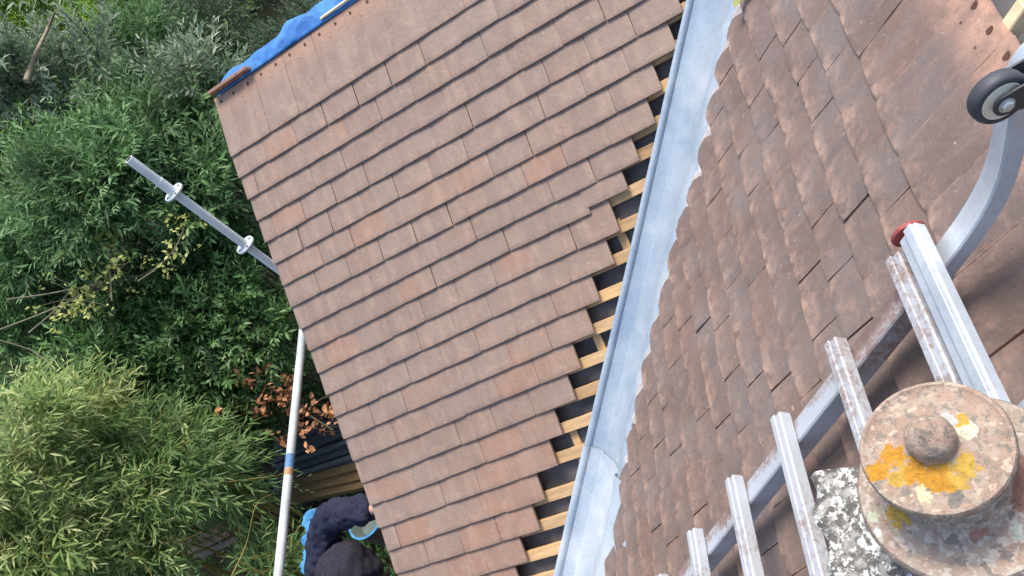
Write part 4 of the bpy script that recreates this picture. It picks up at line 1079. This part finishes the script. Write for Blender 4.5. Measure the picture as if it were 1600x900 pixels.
PL = [
 # name, kind, pixel, depth, radius px, n shoots, label
 ('bamboo_clump', 'bamboo', (70, 745), 6.3, 135, 620, 'bright yellow green bamboo filling the lower left corner'),
 ('bamboo_clump', 'bamboo', (40, 900), 6.0, 125, 460, 'bright bamboo at the very bottom left edge'),
 ('bamboo_clump', 'bamboo', (165, 830), 6.4, 95, 330, 'bright bamboo clump right of the corner clump, above the bottom edge'),
 ('bamboo_clump', 'bamboo', (120, 655), 6.9, 75, 230, 'small bright bamboo clump, topmost of the bright ones'),
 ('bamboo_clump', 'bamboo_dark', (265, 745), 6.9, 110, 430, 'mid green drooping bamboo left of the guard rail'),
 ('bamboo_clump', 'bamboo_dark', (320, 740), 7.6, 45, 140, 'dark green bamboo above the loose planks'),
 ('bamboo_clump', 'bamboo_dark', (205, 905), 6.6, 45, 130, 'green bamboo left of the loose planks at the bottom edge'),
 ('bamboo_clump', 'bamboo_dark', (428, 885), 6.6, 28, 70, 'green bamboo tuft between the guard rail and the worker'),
 ('laurel_bush', 'laurel', (300, 545), 7.8, 120, 560, 'dark green leafy bush in the middle, left of the guard rail top'),
 ('laurel_bush', 'laurel', (165, 590), 7.6, 110, 430, 'dark green bush above the bright bamboo'),
 ('laurel_bush', 'laurel', (395, 500), 7.6, 75, 260, 'dark bush tucked against the roof verge above the brown dead branch'),
 ('laurel_bush', 'laurel', (60, 500), 8.2, 115, 420, 'dark bush at the left edge below the grey green shrubs'),
 ('laurel_bush', 'laurel', (410, 620), 8.3, 80, 240, 'deep shaded bush behind the dead brown branch'),
 ('laurel_bush', 'laurel', (230, 680), 7.6, 75, 230, 'dark bush between the bamboo and the dead branch'),
 ('laurel_bush', 'laurel', (330, 420), 7.7, 95, 380, 'dark green bush under the lower scaffold rosette'),
 ('laurel_bush', 'laurel', (180, 420), 7.9, 105, 400, 'dark bush behind the yellow leaved sprigs'),
 ('buddleia_bush', 'buddleia', (120, 290), 7.4, 115, 500, 'grey green shrub left of the scaffold pole top'),
 ('buddleia_bush', 'buddleia', (250, 215), 7.8, 105, 430, 'grey green shrub just above the scaffold pole top'),
 ('buddleia_bush', 'silver', (115, 125), 8.4, 75, 170, 'silvery shrub with upright tips near the dead stick'),
 ('buddleia_bush', 'silver', (25, 130), 8.0, 60, 110, 'silvery shrub at the left edge, left of the dead stick'),
 ('buddleia_bush', 'silver', (325, 150), 8.0, 60, 130, 'pale tipped grey green shrub nearest the corner of the tiled roof'),
 ('buddleia_bush', 'buddleia', (330, 300), 7.6, 75, 290, 'grey green shrub between the upper rosette and the roof verge'),
 ('buddleia_bush', 'buddleia', (30, 380), 7.8, 90, 300, 'grey green shrub at the left edge beside the yellow sprigs'),
 ('buddleia_bush', 'buddleia', (215, 90), 9.2, 70, 260, 'grey green shrub in front of the yellow green scrub'),
 ('yew_tree', 'yew', (330, 40), 10.5, 95, 720, 'dark fine leaved evergreen at the top beside the tarpaulin'),
 ('yew_tree', 'yew', (450, 60), 10.0, 100, 820, 'blackish evergreen directly behind the blue tarpaulin'),
 ('yew_tree', 'yew', (560, -30), 10.5, 95, 600, 'blackish evergreen at the top edge above the ridge'),
 ('yew_tree', 'yew', (400, -60), 11.5, 100, 500, 'tall evergreen at the top edge, furthest back'),
 ('scrub_bush', 'scrub', (190, 20), 11.0, 90, 620, 'yellow green scrub at the top behind the silvery shrubs'),
 ('scrub_bush', 'scrub', (60, 20), 12.0, 95, 600, 'yellow green scrub in the top left corner behind the dead stick'),
 ('scrub_bush', 'scrub', (260, -30), 12.5, 90, 480, 'bright green scrub at the top edge left of the evergreens'),
 ('scrub_bush', 'scrub', (-40, 110), 11.0, 90, 420, 'bright green scrub at the left edge below the top corner'),
]
for i, (nm, kd, q, t, rp, n, lb_) in enumerate(PL):
    plant(nm, kd, q, t, rp, lb_, {'bamboo_clump': 'bamboo', 'laurel_bush': 'bush', 'buddleia_bush': 'shrub', 'yew_tree': 'tree', 'scrub_bush': 'bush'}[nm], int(n * 1.25), 100 + i)

# undergrowth that covers the bank and the ground
def undergrowth():
    R = np.random.default_rng(5); n = 9000
    d = R.uniform(1.5, 26, n); a = R.uniform(-1.0, 0.9, n)
    dirv = np.array([-0.75, 0.66]); ang = math.atan2(dirv[1], dirv[0]) + a
    x = -0.6 + np.cos(ang) * d; y = -0.6 + np.sin(ang) * d
    keep = (x < -1.3) | (y > 2.9); x, y = x[keep], y[keep]; n = len(x)
    z = ground_h(x, y) + R.uniform(0, 0.55, n) * np.clip(np.hypot(x + .6, y + .6) / 8, 0.2, 2.2)
    k = 9
    P = np.repeat(np.stack([x, y, z], 1), k, 0) + R.normal(0, 0.10, (n * k, 3))
    D = unit(R.normal(size=(n * k, 3)) + np.array([0, 0, 0.7])); Nn = unit(R.normal(0, 0.5, (n * k, 3)) + np.array([0, 0, 1]))
    ln = R.uniform(0.06, 0.14, n * k); o = leaves_mesh('undergrowth', P, D, Nn, ln, ln * 0.35, np.clip(R.normal(0.35, 0.2, n * k), 0, 1), M_LAU)
    tag(o, kind='stuff')
undergrowth()
def far_wood():
    R = np.random.default_rng(9); n = 26000
    d = R.uniform(13, 22, n); a = R.uniform(-1.05, 0.95, n)
    ang = math.atan2(0.66, -0.75) + a
    x = -0.6 + np.cos(ang) * d; y = -0.6 + np.sin(ang) * d
    z = ground_h(x, y) + R.uniform(0, 1, n) ** 1.3 * (1.2 + (d - 13) * 0.28)
    k = 4
    P = np.repeat(np.stack([x, y, z], 1), k, 0) + R.normal(0, 0.16, (n * k, 3))
    D = unit(R.normal(size=(n * k, 3)) + np.array([0, 0, 0.4])); Nn = unit(R.normal(0, 0.5, (n * k, 3)) + np.array([0, 0, 1]))
    ln = R.uniform(0.10, 0.2, n * k); o = leaves_mesh('far_wood', P, D, Nn, ln, ln * 0.45, np.clip(R.normal(0.4, 0.25, n * k), 0, 1), M_BANK)
    tag(o, kind='stuff')
far_wood()

# yellow leaved sprigs
def sprig(pts, t, label, seed, nl=26, leaf=0.05, mat=M_YEL, r0=0.008, name='leafy_branch', cat='branch', spread=0.12, start=0.35, group=None, tw=M_TWIG):
    R = np.random.default_rng(seed)
    P = [at(q, t + (k * 0.08 if k % 2 else 0)) for k, q in enumerate(pts)]
    base = P[0].copy(); root = empty(name, base, label, cat, group)
    pth = smooth_path([p - base for p in P], 5)
    mb = MB(); mb.tube(pth, list(np.linspace(r0, r0 * 0.35, len(pth))), 7)
    A = np.array(pth); n = nl
    if n:
        tpos = R.uniform(start, 1, n) * (len(A) - 1); i0 = np.minimum(tpos.astype(int), len(A) - 2); fr = (tpos - i0)[:, None]
        p = A[i0] * (1 - fr) + A[i0 + 1] * fr
        off = R.normal(0, spread, (n, 3))
        for a, b in list(zip(p, off))[::3]: mb.tube([a, a + b * 0.5 + [0, 0, .01], a + b], [0.003, 0.002, 0.001], 4, caps=False)
        m = 5
        Pp = np.repeat(p + off, m, 0) + R.normal(0, 0.018, (n * m, 3)); D = unit(R.normal(size=(n * m, 3)) + np.array([0, 0, .3])); Nn = unit(R.normal(0, .5, (n * m, 3)) + np.array([0, 0, 1]))
        ln = R.uniform(0.6, 1.2, n * m) * leaf
        leaves_mesh('foliage', Pp, D, Nn, ln, ln * 0.6, R.uniform(0, 1, n * m), mat, root)
    o = mb.build('stem', tw, root); autosmooth(o, 60)
sprig([(0, 515), (60, 492), (110, 470), (165, 438), (200, 410)], 6.9, 'yellow leaved branch rising from the left edge, longest of the yellow sprigs', 1, 44)
sprig([(10, 468), (70, 460), (130, 448), (215, 432), (270, 400)], 7.0, 'yellow dotted thin branch above the longest yellow branch', 2, 30, 0.04)
sprig([(175, 470), (172, 420), (176, 385), (170, 362)], 7.0, 'upright sprig topped with a yellow leaf tuft below the scaffold pole', 3, 24, 0.05, spread=0.06, start=.55)
sprig([(215, 440), (250, 415), (275, 385), (290, 350)], 6.9, 'yellow sprig nearest the lower scaffold rosette', 4, 22, 0.045, spread=0.06)
sprig([(45, 520), (90, 480), (120, 430), (150, 330)], 7.1, 'bare arching stem left of the yellow tuft', 5, 0)
sprig([(0, 532), (50, 548), (85, 575), (112, 602)], 6.7, 'thin bare arching stem over the dark bush by the left edge', 6, 0, r0=0.006)
sprig([(0, 580), (20, 592), (35, 618), (70, 615)], 6.5, 'thin bare stem curling above the bright bamboo', 7, 0, r0=0.006)
sprig([(41, 127), (50, 100), (60, 75), (76, 42), (86, 18)], 7.6, 'thick crooked dead stick standing near the top left corner', 8, 0, r0=0.028, name='dead_stick', cat='stick', tw=simple('dead_wood', (0.30, 0.25, 0.17), 0.9, var=0.4))
sprig([(185, 778), (250, 762), (320, 757), (420, 745)], 6.5, 'yellow brown bamboo cane lying across the green bamboo', 9, 0, 0.06, r0=0.012, name='bamboo_cane', cat='cane', tw=M_CANE)
sprig([(205, 865), (225, 880), (240, 905)], 6.1, 'short yellow cane at the bottom edge', 10, 0, r0=0.010, name='bamboo_cane', cat='cane', tw=M_CANE)
sprig([(362, 900), (385, 850), (400, 790), (425, 772)], 6.2, 'slim pale arching stem beside the guard rail', 11, 0, 0.05, r0=0.006, tw=M_CANE)
sprig([(520, 672), (470, 640), (420, 605), (385, 592)], 7.3, 'dead branch with curled brown leaves beside the guard rail', 12, 60, 0.065, M_DEAD, 0.010, 'dead_branch', 'branch', 0.13, 0.0, tw=M_BARK)
sprig([(540, 615), (505, 622), (480, 640), (455, 652), (440, 655)], 7.5, 'lower dead branch with brown leaves above the black battens', 13, 30, 0.06, M_DEAD, 0.010, 'dead_branch', 'branch', 0.14, 0.0, tw=M_BARK)
# small green leaf caught at the top of the valley
R_ = np.random.default_rng(3)
b0 = PRs(0.335, 0.605, 0.012)
o = leaves_mesh('fallen_leaf', np.array([[0, 0, 0.0], [0, 0, 0.0]]), unit(np.array([[-0.5, -0.8, .1], [.3, -.9, .2]])), np.array([[0, 0, 1.0], [0, .2, 1.0]]), np.array([0.06, 0.045]), np.array([0.030, 0.02]), np.array([0.1, 0.2]), M_YEL)
o.location = b0; tag(o, 'small yellow green leaf caught where the metal valley meets the old tiles', 'leaf')
